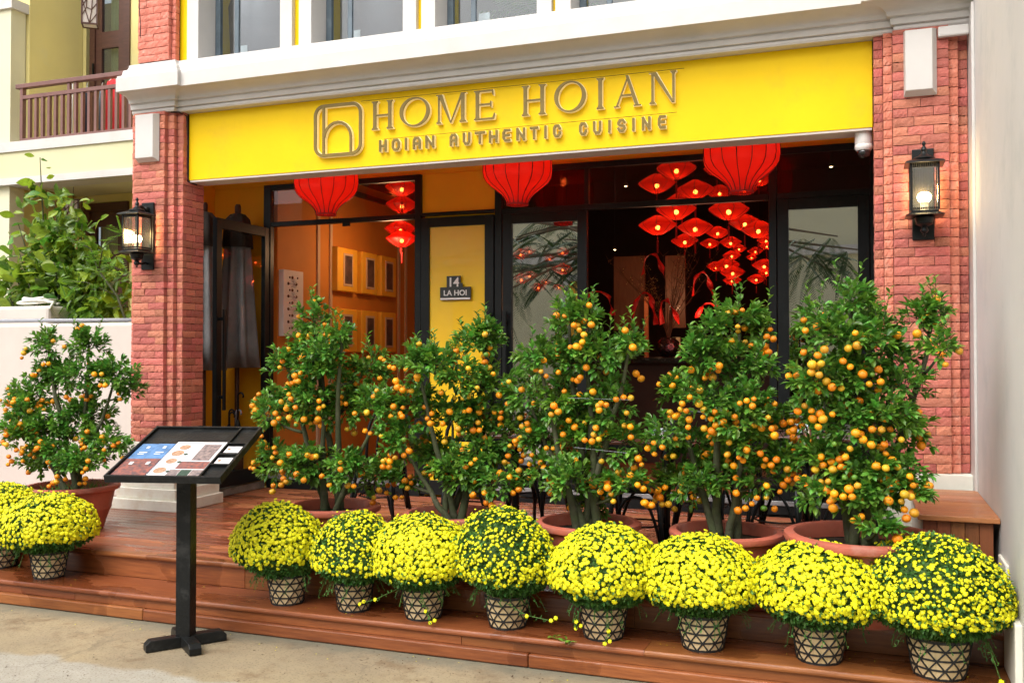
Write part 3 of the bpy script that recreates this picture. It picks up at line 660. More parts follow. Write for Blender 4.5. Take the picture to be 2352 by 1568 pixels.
# upper wall with window openings
def wallbox(x0, x1, y0, y1, z0, z1, name='wall', m='yellow'):
    mb = MB(); mb.box(x0, x1, y0, y1, z0, z1); return mb.build(name, MT[m], bld)
wins = [(-5.19, -4.39), (-4.10, -3.29), (-3.02, -2.21), (-1.955, -1.12), (-.9, -.1)]
xs = -5.41
up = MB()
for a, b_ in wins: up.box(xs, a, 6.5, 6.9, 4.045, 5.2); xs = b_
up.box(xs, .62, 6.5, 6.9, 4.045, 5.2); up.box(-5.41, .62, 6.5, 6.9, 5.202, 6.4)
up.build('upper_wall', MT['yellow'], bld)
for a, b_ in wins:
    sr = MB(); sr.box(a - .115, a + .001, 6.455, 6.72, 4.05, 5.2); sr.build('window_surround', MT['white'], bld, bevel=.003)
    sr = MB(); sr.box(b_ - .001, b_ + .112, 6.455, 6.72, 4.05, 5.2); sr.build('window_surround', MT['white'], bld, bevel=.003)
    fr = MB()
    fr.box(a + .002, a + .05, 6.675, 6.715, 4.06, 5.19); fr.box(b_ - .05, b_ - .002, 6.675, 6.715, 4.06, 5.19)
    fr.box(a + .05, b_ - .05, 6.675, 6.715, 4.06, 4.10); mid = a + (b_ - a) * .27; fr.box(mid - .02, mid + .02, 6.68, 6.712, 4.10, 5.19)
    fo = fr.build('window_frame', MT['bluegrey'], bld, bevel=.003)
    pn = MB(); pn.box(a + .05, mid - .02, 6.69, 6.696, 4.10, 5.19); pn.box(mid + .02, b_ - .05, 6.69, 6.696, 4.10, 5.19)
    pn.build('pane', MT['glassup'], fo)
# upper room
ur = MB(); ur.box(-5.5, .6, 6.92, 10.4, 3.92, 4.0); ur.box(-5.5, .6, 10.4, 10.5, 4.0, 6.4); ur.box(-5.55, -5.5, 6.9, 10.4, 4.0, 6.4); ur.box(-5.5, .6, 6.9, 10.4, 6.41, 6.5)
ur.build('upper_room_wall', MT['creamlt'], bld)

# fascia support, porch ceiling, wall over the door frames
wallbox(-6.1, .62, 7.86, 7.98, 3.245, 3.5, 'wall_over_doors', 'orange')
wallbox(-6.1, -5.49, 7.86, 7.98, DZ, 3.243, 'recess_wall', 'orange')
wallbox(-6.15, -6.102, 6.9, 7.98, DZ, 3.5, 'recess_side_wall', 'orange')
wallbox(-6.1, .62, 6.72, 7.855, 3.46, 3.52, 'porch_ceiling', 'white')
wallbox(-5.31, .055, 6.7, 6.78, 3.06, 3.459, 'fascia_back', 'white')
# partition between the rooms, in the plane of the doors
wallbox(-3.78, -3.08, 7.875, 8.0, DZ, 2.86, 'partition_wall', 'yellow')
wallbox(-3.82, -3.065, 7.84, 7.86, 2.885, 3.24, 'orange_panel', 'orange')
# interior shells
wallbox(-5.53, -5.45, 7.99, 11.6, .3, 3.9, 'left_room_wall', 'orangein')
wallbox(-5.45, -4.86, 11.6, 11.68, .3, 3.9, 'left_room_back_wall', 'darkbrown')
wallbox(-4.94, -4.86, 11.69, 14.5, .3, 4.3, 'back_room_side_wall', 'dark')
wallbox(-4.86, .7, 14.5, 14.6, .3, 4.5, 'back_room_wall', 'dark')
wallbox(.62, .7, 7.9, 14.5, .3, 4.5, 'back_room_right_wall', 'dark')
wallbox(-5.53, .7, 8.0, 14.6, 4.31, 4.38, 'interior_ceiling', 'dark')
wallbox(-5.45, -4.2, 8.0, 11.6, 3.55, 3.6, 'left_room_ceiling', 'darkbrown')
fl = MB(); fl.box(-5.45, .62, 7.9, 14.5, .32, .43)
flo = tag(fl.build('interior_floor', MT['tile']), kind='structure')
th = MB(); th.box(-5.44, -3.8, 7.80, 8.0, DZ, .40); th.box(-3.05, .06, 7.80, 8.0, DZ, .40); th.build('threshold', MT['black'], bld, bevel=.004)
th = MB(); th.box(-5.44, -3.8, 7.79, 8.02, .401, .44); th.box(-3.05, .06, 7.79, 8.02, .401, .44); th.build('sill', MT['marble'], bld, bevel=.004)
# vertical mouldings on the left room wall
for y0 in (8.70, 8.95, 10.56, 10.75):
    mb = MB(); mb.box(-5.449, -5.43, y0, y0 + .045, .45, 3.5); mb.build('wall_moulding', MT['mould'], bld)
mb = MB(); mb.box(-5.449, -5.40, 8.0, 11.5, 3.40, 3.45); mb.build('crown_moulding', MT['darkbrown'], bld)

# black steel frames
def member(x0, x1, z0, z1, y0=7.80, y1=7.86, name='frame_member', par=None):
    mb = MB(); mb.box(x0, x1, y0, y1, z0, z1); return mb.build(name, MT['black'], par or bld, bevel=.003)
Z2, Z3, ZT = 2.835, 2.88, 3.24
# posts
member(-5.482, -5.402, .44, ZT); member(-3.85, -3.79, .44, ZT)
member(-3.065, -3.0, .44, 3.24); member(-2.245, -2.205, Z3, ZT - .05); member(-.715, -.655, .44, ZT); member(.045, .085, .44, ZT)
# head and transom bars
member(-5.40, -3.852, ZT - .05, ZT, 7.802, 7.858); member(-5.40, -3.852, Z2, Z3, 7.802, 7.858)
member(-3.79, -3.067, 2.86, 2.884, 7.80, 7.839); member(-2.998, -.717, ZT - .05, ZT, 7.802, 7.858); member(-.653, .043, ZT - .05, ZT, 7.802, 7.858)
member(-2.998, -.717, Z2 - .003, Z3, 7.802, 7.858); member(-.653, .043, Z2 - .003, Z3, 7.802, 7.858)
for a, b_ in ((-5.40, -3.852), (-2.998, -2.247), (-2.203, -.717), (-.653, .043)):
    mb = MB(); mb.box(a, b_, 7.83, 7.834, Z3 + .001, ZT - .051); mb.build('transom_pane', MT['glasstrans'], bld)
mb = MB(); mb.box(-4.60, -4.52, 7.79, 7.80, 2.80, 2.845); mb.build('door_closer_bracket', MT['black'], bld)

def door(x0, x1, z0, z1, gl, hx=None, fw=.085, name='door', y=7.80, lab=None, glm='glassdoor'):
    mb = MB()
    mb.box(x0, x0 + fw, y, y + .05, z0, z1); mb.box(x1 - fw, x1, y, y + .05, z0, z1)
    mb.box(x0 + fw, x1 - fw, y + .001, y + .049, z1 - fw, z1); mb.box(x0 + fw, x1 - fw, y + .001, y + .049, z0, z0 + .13)
    d = mb.build(name, MT['black'], bld, bevel=.003)
    if lab: d['label'] = lab
    p = MB(); p.box(x0 + fw, x1 - fw, y + .02, y + .026, z0 + .13, z1 - fw); p.build('pane', MT[glm], d)
    if hx is not None:
        h = MB(); h.box(hx - .018, hx + .018, y - .06, y - .04, 1.10, 1.98); h.box(hx - .01, hx + .01, y - .04, y, 1.2, 1.23); h.box(hx - .01, hx + .01, y - .04, y, 1.86, 1.89)
        h.build('handle', MT['black'], d, bevel=.003)
    return d
door(-3.785, -3.072, .335, 2.835, None, hx=-3.10, y=7.79, glm='glassyel', lab='black framed glass door in front of the yellow wall')
door(-2.99, -2.22, .445, 2.83, None, hx=-2.955, lab='glass door reflecting a pale wall and fern leaves')
door(-.648, .038, .445, 2.83, None, lab='glass door beside the right brick pier')
# open leaf standing out at a right angle on the left
def leaf_door():
    x0, x1 = -5.455, -5.41; y0, y1 = 7.0, 7.80; z0, z1 = .40, 2.82; fw = .075
    mb = MB()
    mb.box(x0, x1, y0, y0 + fw, z0, z1); mb.box(x0, x1, y1 - fw, y1, z0, z1)
    mb.box(x0 + .001, x1 - .001, y0 + fw, y1 - fw, z1 - .09, z1); mb.box(x0 + .001, x1 - .001, y0 + fw, y1 - fw, z0, z0 + .13)
    d = mb.build('door', MT['black'], bld, bevel=.003); d['label'] = 'black framed glass door leaf swung open'
    p = MB(); p.box(-5.435, -5.430, y0 + fw, y1 - fw, z0 + .13, z1 - .09); p.build('pane', MT['glassclear'], d)
    h = MB(); h.box(-5.37, -5.35, 7.03, 7.06, 1.1, 2.0); h.box(-5.41, -5.37, 7.035, 7.055, 1.2, 1.23); h.box(-5.41, -5.37, 7.035, 7.055, 1.9, 1.93); h.build('handle', MT['black'], d, bevel=.003)
leaf_door()
cb = MB(); cb.box(-6.1, -5.44, 6.93, 7.78, DZ + .003, .385)
tag(cb.build('concrete_kerb', MT['concrete'], bevel=.008), kind='structure')

# house number plaque
pq = thing('number_plaque', (-3.44, 7.78, 2.18), 'small dark plaque reading 14 LA HOI on the glass over the yellow wall', 'sign')
mb = MB(); mb.prism([(-3.585, 2.085), (-3.285, 2.085), (-3.285, 2.20), (-3.365, 2.20), (-3.365, 2.235), (-3.385, 2.235), (-3.385, 2.30), (-3.52, 2.30), (-3.52, 2.20), (-3.585, 2.20)], 7.78, 7.788)
mb.build('plate', MT['plate'], pq)
mb = MB(); mb.box(-3.58, -3.29, 7.774, 7.7795, 2.088, 2.103); mb.build('strip', MT['lettw'], pq)
def text(s, size, x, y_, z, m, parent, name='lettering', ext=.002, sx=1.0, off=0.0):
    cu = bpy.data.curves.new(name, 'FONT'); cu.body = s; cu.size = size; cu.extrude = ext; cu.align_x = 'CENTER'; cu.offset = off; cu.resolution_u = 3
    o = bpy.data.objects.new(name, cu); COL.objects.link(o); bpy.context.view_layer.update()
    me = bpy.data.meshes.new_from_object(o.evaluated_get(bpy.context.evaluated_depsgraph_get()))
    me.transform(Matrix.Rotation(R(90), 4, 'X') @ Matrix.Diagonal((sx, 1, 1, 1)))
    bpy.data.objects.remove(o); bpy.data.curves.remove(cu)
    me.materials.clear(); me.materials.append(m)
    o = bpy.data.objects.new(name, me); COL.objects.link(o); o.parent = parent; w = wloc(parent)
    o.location = (x - w.x, y_ - w.y, z - w.z); return o
text('14', .115, -3.452, 7.777, 2.205, MT['lettw'], pq, off=.002)
text('LA HOI', .068, -3.435, 7.777, 2.125, MT['lettw'], pq, sx=1.05, off=.0012)

# ------------------------------------------------------------------ yellow fascia sign
sg = thing('fascia_sign', (-2.63, 6.5, 3.055), 'long bright yellow fascia with raised gold HOME HOIAN lettering and house logo', 'sign')
mb = MB(); mb.box(-5.308, .055, 6.495, 6.69, 3.055, 3.614); mb.build('board', MT['yellow'], sg, bevel=.003)
mb = MB(); mb.box(-5.30, .05, 6.50, 6.688, 3.040, 3.0545); mb.build('soffit', MT['lowwall'], sg)
mb = MB(); mb.tube([(-5.40, 6.38, 3.612), (-5.335, 6.40, 3.61), (-5.312, 6.47, 3.59), (-5.312, 6.485, 3.4), (-5.312, 6.485, 3.08), (-5.312, 6.49, 3.045), (-5.31, 6.6, 3.035)], .007, 5); mb.build('cable', MT['wire'], sg)
YF = 6.455
def strokes(polys, name, parent, front, back):
    a = MB()
    for i, p in enumerate(polys): a.prism(p, front + .0007 * i, back)
    return a
def band(pts, w, closed=False):
    """mitred band round a polyline -> list of quads (x,z)"""
    P = [Vector(p) for p in pts]; n = len(P); L_ = []; R_ = []
    for i in range(n):
        if closed or 0 < i < n - 1:
            d0 = (P[i] - P[i - 1]).normalized(); d1 = (P[(i + 1) % n] - P[i]).normalized()
        elif i == 0: d0 = d1 = (P[1] - P[0]).normalized()
        else: d0 = d1 = (P[-1] - P[-2]).normalized()
        n0 = Vector((-d0.y, d0.x)); n1 = Vector((-d1.y, d1.x)); b_ = n0 + n1
        if b_.length < 1e-4: b_ = n0
        b_.normalize(); s_ = min(1.9, 1 / max(.2, b_.dot(n0)))
        L_.append(P[i] + b_ * w / 2 * s_); R_.append(P[i] - b_ * w / 2 * s_)
    return L_, R_
def bandmesh(mb, pts, w, y0, y1, closed=False):
    L_, R_ = band(pts, w, closed); n = len(L_); base = len(mb.v)
    for q in L_: mb.v.append((q.x, y0, q.y))
    for q in R_: mb.v.append((q.x, y0, q.y))
    for q in L_: mb.v.append((q.x, y1, q.y))
    for q in R_: mb.v.append((q.x, y1, q.y))
    for i in range(n if closed else n - 1):
        j = (i + 1) % n
        for f in ((i, j, n + j, n + i), (2 * n + j, 2 * n + i, 3 * n + i, 3 * n + j), (j, i, 2 * n + i, 2 * n + j), (n + i, n + j, 3 * n + j, 3 * n + i)):
            mb.f.append(tuple(base + e for e in f)); mb.m.append(mb.mi)
    if not closed:
        for i in (0, n - 1): mb.f.append((base + i, base + n + i, base + 3 * n + i, base + 2 * n + i)); mb.m.append(mb.mi)
def serif(ch, x0, x1, z0, z1, g_=0.0):
    h = z1 - z0; tk = .026 + g_; tn = .011 + g_; s = .013; sh = .006 + g_ * .5; P = []
    z0 -= g_ / 2; z1 += g_ / 2; x0 -= g_ / 2; x1 += g_ / 2
    def stem(xc, w, top=True, bot=True, sb=s, st_=s):
        p = []
        if bot: p += [(xc - w / 2 - sb, z0), (xc + w / 2 + sb, z0), (xc + w / 2 + sb, z0 + sh), (xc + w / 2 + .003, z0 + sh + .008), (xc + w / 2, z0 + sh + .02)]
        else: p += [(xc - w / 2, z0), (xc + w / 2, z0)]
        if top: p += [(xc + w / 2, z1 - sh - .02), (xc + w / 2 + .003, z1 - sh - .008), (xc + w / 2 + st_, z1 - sh), (xc + w / 2 + st_, z1), (xc - w / 2 - st_, z1), (xc - w / 2 - st_, z1 - sh), (xc - w / 2 - .003, z1 - sh - .008), (xc - w / 2, z1 - sh - .02)]
        else: p += [(xc + w / 2, z1), (xc - w / 2, z1)]
        if bot: p += [(xc - w / 2, z0 + sh + .02), (xc - w / 2 - .003, z0 + sh + .008), (xc - w / 2 - sb, z0 + sh)]
        return p
    if ch == 'H':
        a, b_ = x0 + s + tk / 2, x1 - s - tk / 2
        P = [stem(a, tk), stem(b_, tk), [(a, z0 + h * .5 - tn / 2), (b_, z0 + h * .5 - tn / 2), (b_, z0 + h * .5 + tn / 2), (a, z0 + h * .5 + tn / 2)]]
    elif ch == 'I': P = [stem((x0 + x1) / 2, tk)]
    elif ch == 'E':
        a = x0 + s + tk / 2; P = [stem(a, tk)]
        for zz, xr, k in ((z0, x1, 1), (z0 + h * .52, x1 - .02, 0), (z1, x1 - .006, -1)):
            lo, hi = (zz, zz + tn) if k == 1 else ((zz - tn / 2, zz + tn / 2) if k == 0 else (zz - tn, zz))
            P.append([(a, lo), (xr, lo), (xr, hi), (a, hi)])
            if k == 1: P.append([(xr - .014, lo), (xr + .003, lo), (xr + .009, lo + .042), (xr + .002, lo + .042)])
            elif k == -1: P.append([(xr - .014, hi), (xr - .003, lo - .03), (xr + .004, lo - .03), (xr, hi)])
            else: P.append([(xr - .008, lo - .015), (xr, lo - .015), (xr, hi + .015), (xr - .008, hi + .015)])
    elif ch == 'A':
        c = (x0 + x1) / 2 + .002
        P = [[(x0 + s, z0), (x0 + s + tn, z0), (c + tn * .2, z1 - .02), (c - tn * .5, z1 - .02)], [(x1 - s - tk, z0), (x1 - s, z0), (c + tn * .4, z1), (c - tk * .55, z1)],
             [(x0 + s + (c - x0 - s) * .36, z0 + h * .34), (x1 - s - tk / 2 - (x1 - c) * .3, z0 + h * .34), (x1 - s - tk / 2 - (x1 - c) * .34, z0 + h * .34 + tn), (x0 + s + (c - x0 - s) * .40, z0 + h * .34 + tn)],
             [(x0, z0), (x0 + 2 * s + tn, z0), (x0 + 2 * s + tn, z0 + sh), (x0, z0 + sh)], [(x1 - tk - 2 * s, z0), (x1, z0), (x1, z0 + sh), (x1 - tk - 2 * s, z0 + sh)]]
    elif ch == 'N':
        a, b_ = x0 + s + tn / 2, x1 - s - tn / 2
        P = [stem(a, tn + .004, top=False), stem(b_, tn + .004, bot=False),
             [(b_ + tn / 2, z0), (b_ - tn / 2 - .006, z0), (a - .006, z1 - .0), (a + tk, z1)], [(x0 - s * .4, z1 - sh), (a + .01, z1 - sh), (a + .01, z1), (x0 - s * .4, z1)]]
    elif ch == 'M':
        a, b_ = x0 + s + tn / 2, x1 - s - tk / 2; c = (a + b_) / 2
        P = [stem(a, tn, top=False), stem(b_, tk, top=False, st_=.003), [(c + tn * .4, z0), (c - tn * .5, z0), (a - tn / 2 - .002, z1), (a + tk, z1)], [(c - tn * .4, z0), (c + tn * .3, z0), (b_ + tk * .1, z1), (b_ - tk * .5, z1)],
             [(x0 - s * .2, z1 - sh), (a + .01, z1 - sh), (a + .01, z1), (x0 - s * .2, z1)], [(b_, z1 - sh), (x1, z1 - sh), (x1, z1), (b_, z1)]]
    return P
Z0, Z1 = 3.328, 3.545
for ch, x0, x1 in LET1:
    for part, yf, yb, g_ in (('letter', YF, YF + .010, 0.0), ('letter_edge', YF + .0105, 6.4935, .0045)):
        mb = MB()
        if ch == 'O':
            cx, cz = (x0 + x1) / 2, (Z0 + Z1) / 2; a, b_ = (x1 - x0) / 2, (Z1 - Z0) / 2 + .003
            n = 40; base = 0
            for yy in (yf, yb):
                for k in range(n):
                    th_ = 2 * math.pi * k / n; mb.v.append((cx + (a + g_ / 2) * math.cos(th_), yy, cz + (b_ + g_ / 2) * math.sin(th_)))
                for k in range(n):
                    th_ = 2 * math.pi * k / n; mb.v.append((cx + (a - .028 - g_ / 2) * math.cos(th_ - .07), yy, cz + (b_ - .012 - g_ / 2) * math.sin(th_ - .0)))
            for k in range(n):
                j = (k + 1) % n
                mb.f += [(k, j, n + j, n + k), (2 * n + j, 2 * n + k, 3 * n + k, 3 * n + j), (j, k, 2 * n + k, 2 * n + j), (n + k, n + j, 3 * n + j, 3 * n + k)]; mb.m += [0] * 4
        else:
            for i, p in enumerate(serif(ch, x0, x1, Z0, Z1, g_)): mb.prism(p, yf + .0006 * i, yb)
        if part == 'letter': lo = mb.build('letter', MT['gold'], sg)
        else: mb.build('letter_edge', MT['acryl'], lo)
c = .24
OCT = {'H': [[(0, 0), (0, 1)], [(1, 0), (1, 1)], [(0, .5), (1, .5)]], 'O': ['c', [(0, c), (0, 1 - c), (c, 1), (1 - c, 1), (1, 1 - c), (1, c), (1 - c, 0), (c, 0)]],
       'I': [[(.5, 0), (.5, 1)]], 'A': [[(0, 0), (0, 1 - c), (c, 1), (1 - c, 1), (1, 1 - c), (1, 0)], [(0, .45), (1, .45)]],
       'N': [[(0, 0), (0, 1)], [(0, 1), (1, 0)], [(1, 0), (1, 1)]], 'U': [[(0, 1), (0, c), (c, 0), (1 - c, 0), (1, c), (1, 1)]],
       'T': [[(-.1, 1), (1.1, 1)], [(.5, 0), (.5, 1)]], 'E': [[(1, 1), (c, 1), (0, 1 - c), (0, c), (c, 0), (1, 0)], [(0, .5), (.9, .5)]],
       'C': [[(1, .72), (1, 1 - c), (1 - c, 1), (c, 1), (0, 1 - c), (0, c), (c, 0), (1 - c, 0), (1, c), (1, .3)]],
       'S': [[(1, .8), (1 - c, 1), (c, 1), (0, 1 - c), (0, .62), (c, .52), (1 - c, .48), (1, .38), (1, c), (1 - c, 0), (c, 0), (0, .2)]]}
for ch, x0, x1 in LET2:
    sw = .0165; ax, bx = x0 + sw / 2, x1 - sw / 2; az_, bz_ = 3.153 + sw / 2, 3.243 - sw / 2
    for part, yf, yb, g_ in (('letter', YF, YF + .010, 0.0), ('letter_edge', YF + .0105, 6.4935, .0045)):
        mb = MB(); ss = OCT[ch]; closed = ss[0] == 'c'
        for i, st_ in enumerate(ss[1:] if closed else ss):
            pts = [((ax + q[0] * (bx - ax)), az_ + q[1] * (bz_ - az_)) for q in st_]
            if not closed: # extend the ends by half a stroke
                a0, a1 = Vector(pts[0]), Vector(pts[1]); e = (a0 - a1).normalized() * (sw + g_) / 2; pts[0] = tuple(a0 + e)
                a0, a1 = Vector(pts[-1]), Vector(pts[-2]); e = (a0 - a1).normalized() * (sw + g_) / 2; pts[-1] = tuple(a0 + e)
            bandmesh(mb, pts, sw + g_, yf + .0006 * i, yb, closed)
        if part == 'letter': lo = mb.build('letter', MT['gold'], sg)
        else: mb.build('letter_edge', MT['acryl'], lo)
# logo: rounded square, bar and arch
lx0, lx1, lz0, lz1 = -4.073, -3.645, 3.148, 3.562; w_ = .024
def rrect(x0, x1, z0, z1, r, n=6):
    p = []
    for cx, cz, a0 in ((x1 - r, z1 - r, 0), (x0 + r, z1 - r, 90), (x0 + r, z0 + r, 180), (x1 - r, z0 + r, 270)):
        for k in range(n + 1): a = R(a0 + 90 * k / n); p.append((cx + r * math.cos(a), cz + r * math.sin(a)))
    return p
for part, yf, yb, g_ in (('logo', YF, YF + .010, 0.0), ('logo_edge', YF + .0105, 6.4935, .006)):
    mb = MB(); bandmesh(mb, rrect(lx0 + w_ / 2, lx1 - w_ / 2, lz0 + w_ / 2, lz1 - w_ / 2, .075), w_ + g_, yf, yb, True)
    bandmesh(mb, [(-3.985, lz0 + w_), (-3.985, lz1 - w_ * .6)], .022 + g_, yf + .0007, yb)
    arc = [(-3.742, lz0 + w_), (-3.742, 3.29)]
    for k in range(1, 11): a = math.pi * .97 * k / 10; arc.append((-3.862 + .12 * math.cos(a), 3.29 + .125 * math.sin(a)))
    bandmesh(mb, arc, .020 + g_, yf + .0014, yb)
    if part == 'logo': lo = mb.build('logo', MT['gold'], sg)
    else: mb.build('logo_edge', MT['acryl'], lo)
mb = MB(); mb.tube([(-3.66, 6.475, 3.562), (-1.15, 6.475, 3.556)], .0018, 4); mb.tube([(-3.46, 6.475, 3.252), (-1.2, 6.475, 3.258)], .0018, 4); mb.build('fixing_wire', MT['wire'], sg)

# dome camera under the fascia
cmr = thing('security_camera', (.0, 6.58, 3.04), 'small white dome camera under the right end of the yellow fascia', 'camera')
mb = MB(); mb.lathe([(.055, 0), (.055, -.07), (.052, -.075), (.056, -.08), (.056, -.10), (.045, -.115)], 20, (0, 6.58, 3.039)); mb.build('housing', MT['whiteplastic'], cmr, smooth='auto')
mb = MB(); mb.lathe([(.042, -.114), (.041, -.13), (.033, -.148), (.018, -.158), (.002, -.161)], 16, (0, 6.58, 3.039)); mb.build('dome', MT['darkdome'], cmr, smooth=True)

# ------------------------------------------------------------------ tall white wall on the right and the bench
w = thing('side_wall', (.62, 5.5, 0), 'tall plain white wall closing the terrace on the right', 'wall')
mb = MB(); mb.box(.622, .80, 3.9, 7.3, 0, 6.2); mb.build('wall_face', MT['wallw'], w)
mb = MB(); mb.box(.604, .6215, 6.22, 6.44, .55, 3.7); mb.build('wall_trim', MT['white'], w, bevel=.004)
mb = MB(); mb.box(.606, .6215, 4.95, 5.22, .3, .62); mb.build('render_patch', MT['plinth'], w, bevel=.006)
mb = MB(); mb.box(.590, .6215, 4.55, 4.9, 0.16, .45); mb.build('render_patch', MT['plinth'], w, bevel=.006)
bn = thing('wooden_bench', (.44, 5.8, DZ), 'built-in wooden bench box of varnished boards beside the right wall', 'bench')
for k in range(8):
    y0 = 5.22 + k * .1275
    mb = MB(); mb.box(.245, .618, y0 + .0012, y0 + .1265, .765, .792); mb.build('board', MT['bench'], bn, bevel=.003)
for k in range(5):
    x0 = .27 + k * .0645
    mb = MB(); mb.box(x0 + .001, x0 + .0632, 5.255, 5.275, DZ, .764); mb.build('side_board', MT['benchside'], bn, bevel=.002)
mb = MB(); mb.box(.285, .58, 5.276, 6.22, DZ, .762); mb.build('frame', MT['mortar'], bn)
mb = MB(); mb.box(.255, .284, 5.276, 6.22, DZ, .764); mb.build('side_panel', MT['plinth'], bn)

# ------------------------------------------------------------------ low wall on the left and planter corner
lw = thing('low_wall', (-7.5, 6.8, 0), 'low off-white garden wall left of the brick pier with a rounded end', 'wall')
mb = MB(); mb.box(-11, -5.86, 6.75, 6.93, DZ, 1.885); mb.build('wall_face', MT['lowwall'], lw, bevel=.03)
mb = MB(); mb.box(-11, -7.32, 6.96, 7.3, 1.7, 2.065); mb.build('planter_block', MT['lowwall'], lw, bevel=.03)
mb = MB(); mb.tube([(-11, 6.80, 1.925), (-8.4, 6.80, 1.918), (-7.2, 6.8, 1.915), (-5.99, 6.8, 1.905)], .017, 8); mb.tube([(-6.05, 6.78, 1.90), (-5.97, 6.76, 1.88), (-5.93, 6.76, 1.84)], .006, 5)
p = mb.build('pvc_pipe', MT['pipe'], None, smooth=True); tag(p, 'thin grey plastic pipe running along the top of the low wall', 'pipe')
mb = MB(); pts = []
for k in range(70):
    a = k * .42; r = .24 + .03 * math.sin(k * .31) - .0012 * k
    pts.append((-7.62 + r * math.cos(a) * 1.0, 7.12 + .45 * r * math.sin(a), 2.09 + .0009 * k + .008 * math.sin(k)))
pts += [(-7.35, 7.05, 2.1), (-7.3, 6.95, 2.03)]
mb.tube(pts, .013, 6); tag(mb.build('garden_hose', MT['hose'], None, smooth=True), 'coiled white hose lying on the block end of the low wall', 'hose')
# ------------------------------------------------------------------ neighbouring house
nh = thing('neighbour_house', (-8, 9, 0), 'cream two-storey house with a balcony, seen left of the brick pier', 'house')
def nb(x0, x1, y0, y1, z0, z1, name, m='cream', par=None, bev=0):
    mb = MB(); mb.box(x0, x1, y0, y1, z0, z1); return mb.build(name, MT[m], par or nh, bevel=bev)
nb(-14, -5.9, 7.94, 9.3, 3.855, 3.965, 'balcony_slab', 'white')
nb(-14, -5.9, 7.96, 9.2, 3.56, 3.854, 'beam', 'creambeam')
nb(-14, -5.9, 7.93, 8.25, 3.485, 3.5595, 'white_band', 'white')
nb(-14, -9.0, 8.0, 8.2, 3.966, 5.49, 'column', 'creamlt')
nb(-14, -8.96, 7.97, 8.23, 5.4905, 5.60, 'column_cap', 'white')
nb(-14, -9.0, 8.0, 8.2, 0, 3.484, 'column', 'creamlt')
nb(-9.3, -8.95, 8.21, 8.99, 3.966, 6.5, 'side_wall')
nb(-9.3, -9.05, 8.21, 8.99, 0, 3.54, 'side_wall')
nb(-14, -8.9, 9.0, 9.2, 3.966, 6.5, 'back_wall'); nb(-8.05, -5.9, 9.0, 9.2, 3.966, 6.5, 'back_wall')
nb(-14, -8.9, 9.0, 9.2, 0, 3.54, 'back_wall'); nb(-8.22, -5.9, 9.0, 9.2, 0, 3.54, 'back_wall'); nb(-8.9, -8.22, 9.0, 9.2, 3.43, 3.54, 'back_wall')
nb(-9.0, -6.0, 8.26, 8.99, 3.52, 3.558, 'porch_ceiling', 'creamlt')
nb(-14, -5.9, 9.3, 12, 0, .1, 'floor', 'tile')
nb(-10, -5.9, 10.4, 10.5, 0, 6.5, 'inner_wall', 'dark')
# balcony door
nb(-8.83, -8.75, 8.98, 9.06, 3.97, 6.5, 'door_jamb', 'brownwood'); nb(-8.31, -8.22, 8.98, 9.06, 3.97, 6.5, 'door_jamb', 'brownwood')
nb(-8.22, -8.06, 9.0, 9.2, 3.966, 6.5, 'back_wall')
d = nb(-8.749, -8.66, 9.0, 9.045, 3.98, 6.3, 'door', 'brownwood')
nb(-8.40, -8.311, 9.0, 9.045, 3.98, 6.3, 'stile', 'brownwood', d)
for z0, z1 in ((3.98, 4.3), (4.78, 4.88), (5.30, 5.50), (6.0, 6.3)): nb(-8.66, -8.40, 9.001, 9.044, z0, z1, 'rail', 'brownwood', d)
nb(-8.66, -8.40, 9.02, 9.026, 3.98, 6.3, 'pane', 'glassup', d); nb(-8.59, -8.44, 9.08, 9.09, 3.98, 6.3, 'curtain', 'curtaing', d)
nb(-8.765, -8.75, 8.955, 8.98, 4.95, 5.12, 'hinge', 'black', d)
# porch door below
nb(-8.90, -8.80, 8.97, 9.07, 0, 3.42, 'door_jamb', 'brownwood'); nb(-8.30, -8.22, 8.97, 9.07, 0, 3.42, 'door_jamb', 'brownwood'); nb(-8.80, -8.30, 8.97, 9.07, 3.32, 3.42, 'door_head', 'brownwood')
d = nb(-8.799, -8.73, 9.0, 9.05, .1, 3.319, 'door', 'brownwood')
nb(-8.39, -8.301, 9.0, 9.05, .1, 3.319, 'stile', 'brownwood', d)
for z0, z1 in ((.1, .5), (2.62, 2.82), (3.14, 3.319)): nb(-8.73, -8.39, 9.001, 9.049, z0, z1, 'rail', 'brownwood', d)
nb(-8.73, -8.39, 9.02, 9.026, .3, 3.3, 'pane', 'glassup', d); nb(-8.72, -8.40, 9.10, 9.11, .3, 3.3, 'curtain', 'curtain', d)
# railing: baluster by baluster
rl = MB(); rl.box(-8.93, -6.0, 8.0, 8.07, 4.575, 4.625); rl = rl.build('railing', MT['railmat'], nh, bevel=.006)
def rb(x0, x1, y0, y1, z0, z1, name):
    mb = MB(); mb.box(x0, x1, y0, y1, z0, z1); mb.build(name, MT['railmat'], rl)
rb(-8.87, -6.0, 8.012, 8.058, 4.455, 4.495, 'rail'); rb(-8.87, -6.0, 8.012, 8.058, 3.966, 4.01, 'rail')
rb(-8.87, -8.83, 8.011, 8.059, 4.011, 4.574, 'post')
x = -8.76
k = 0
while x < -6.1:
    rb(x, x + .034, 8.018, 8.052, 4.011, 4.454, 'baluster'); 
    if k % 9 in (6, 7): rb(x, x + .034, 8.018, 8.052, 4.496, 4.574, 'short_post')
    x += .0945; k += 1
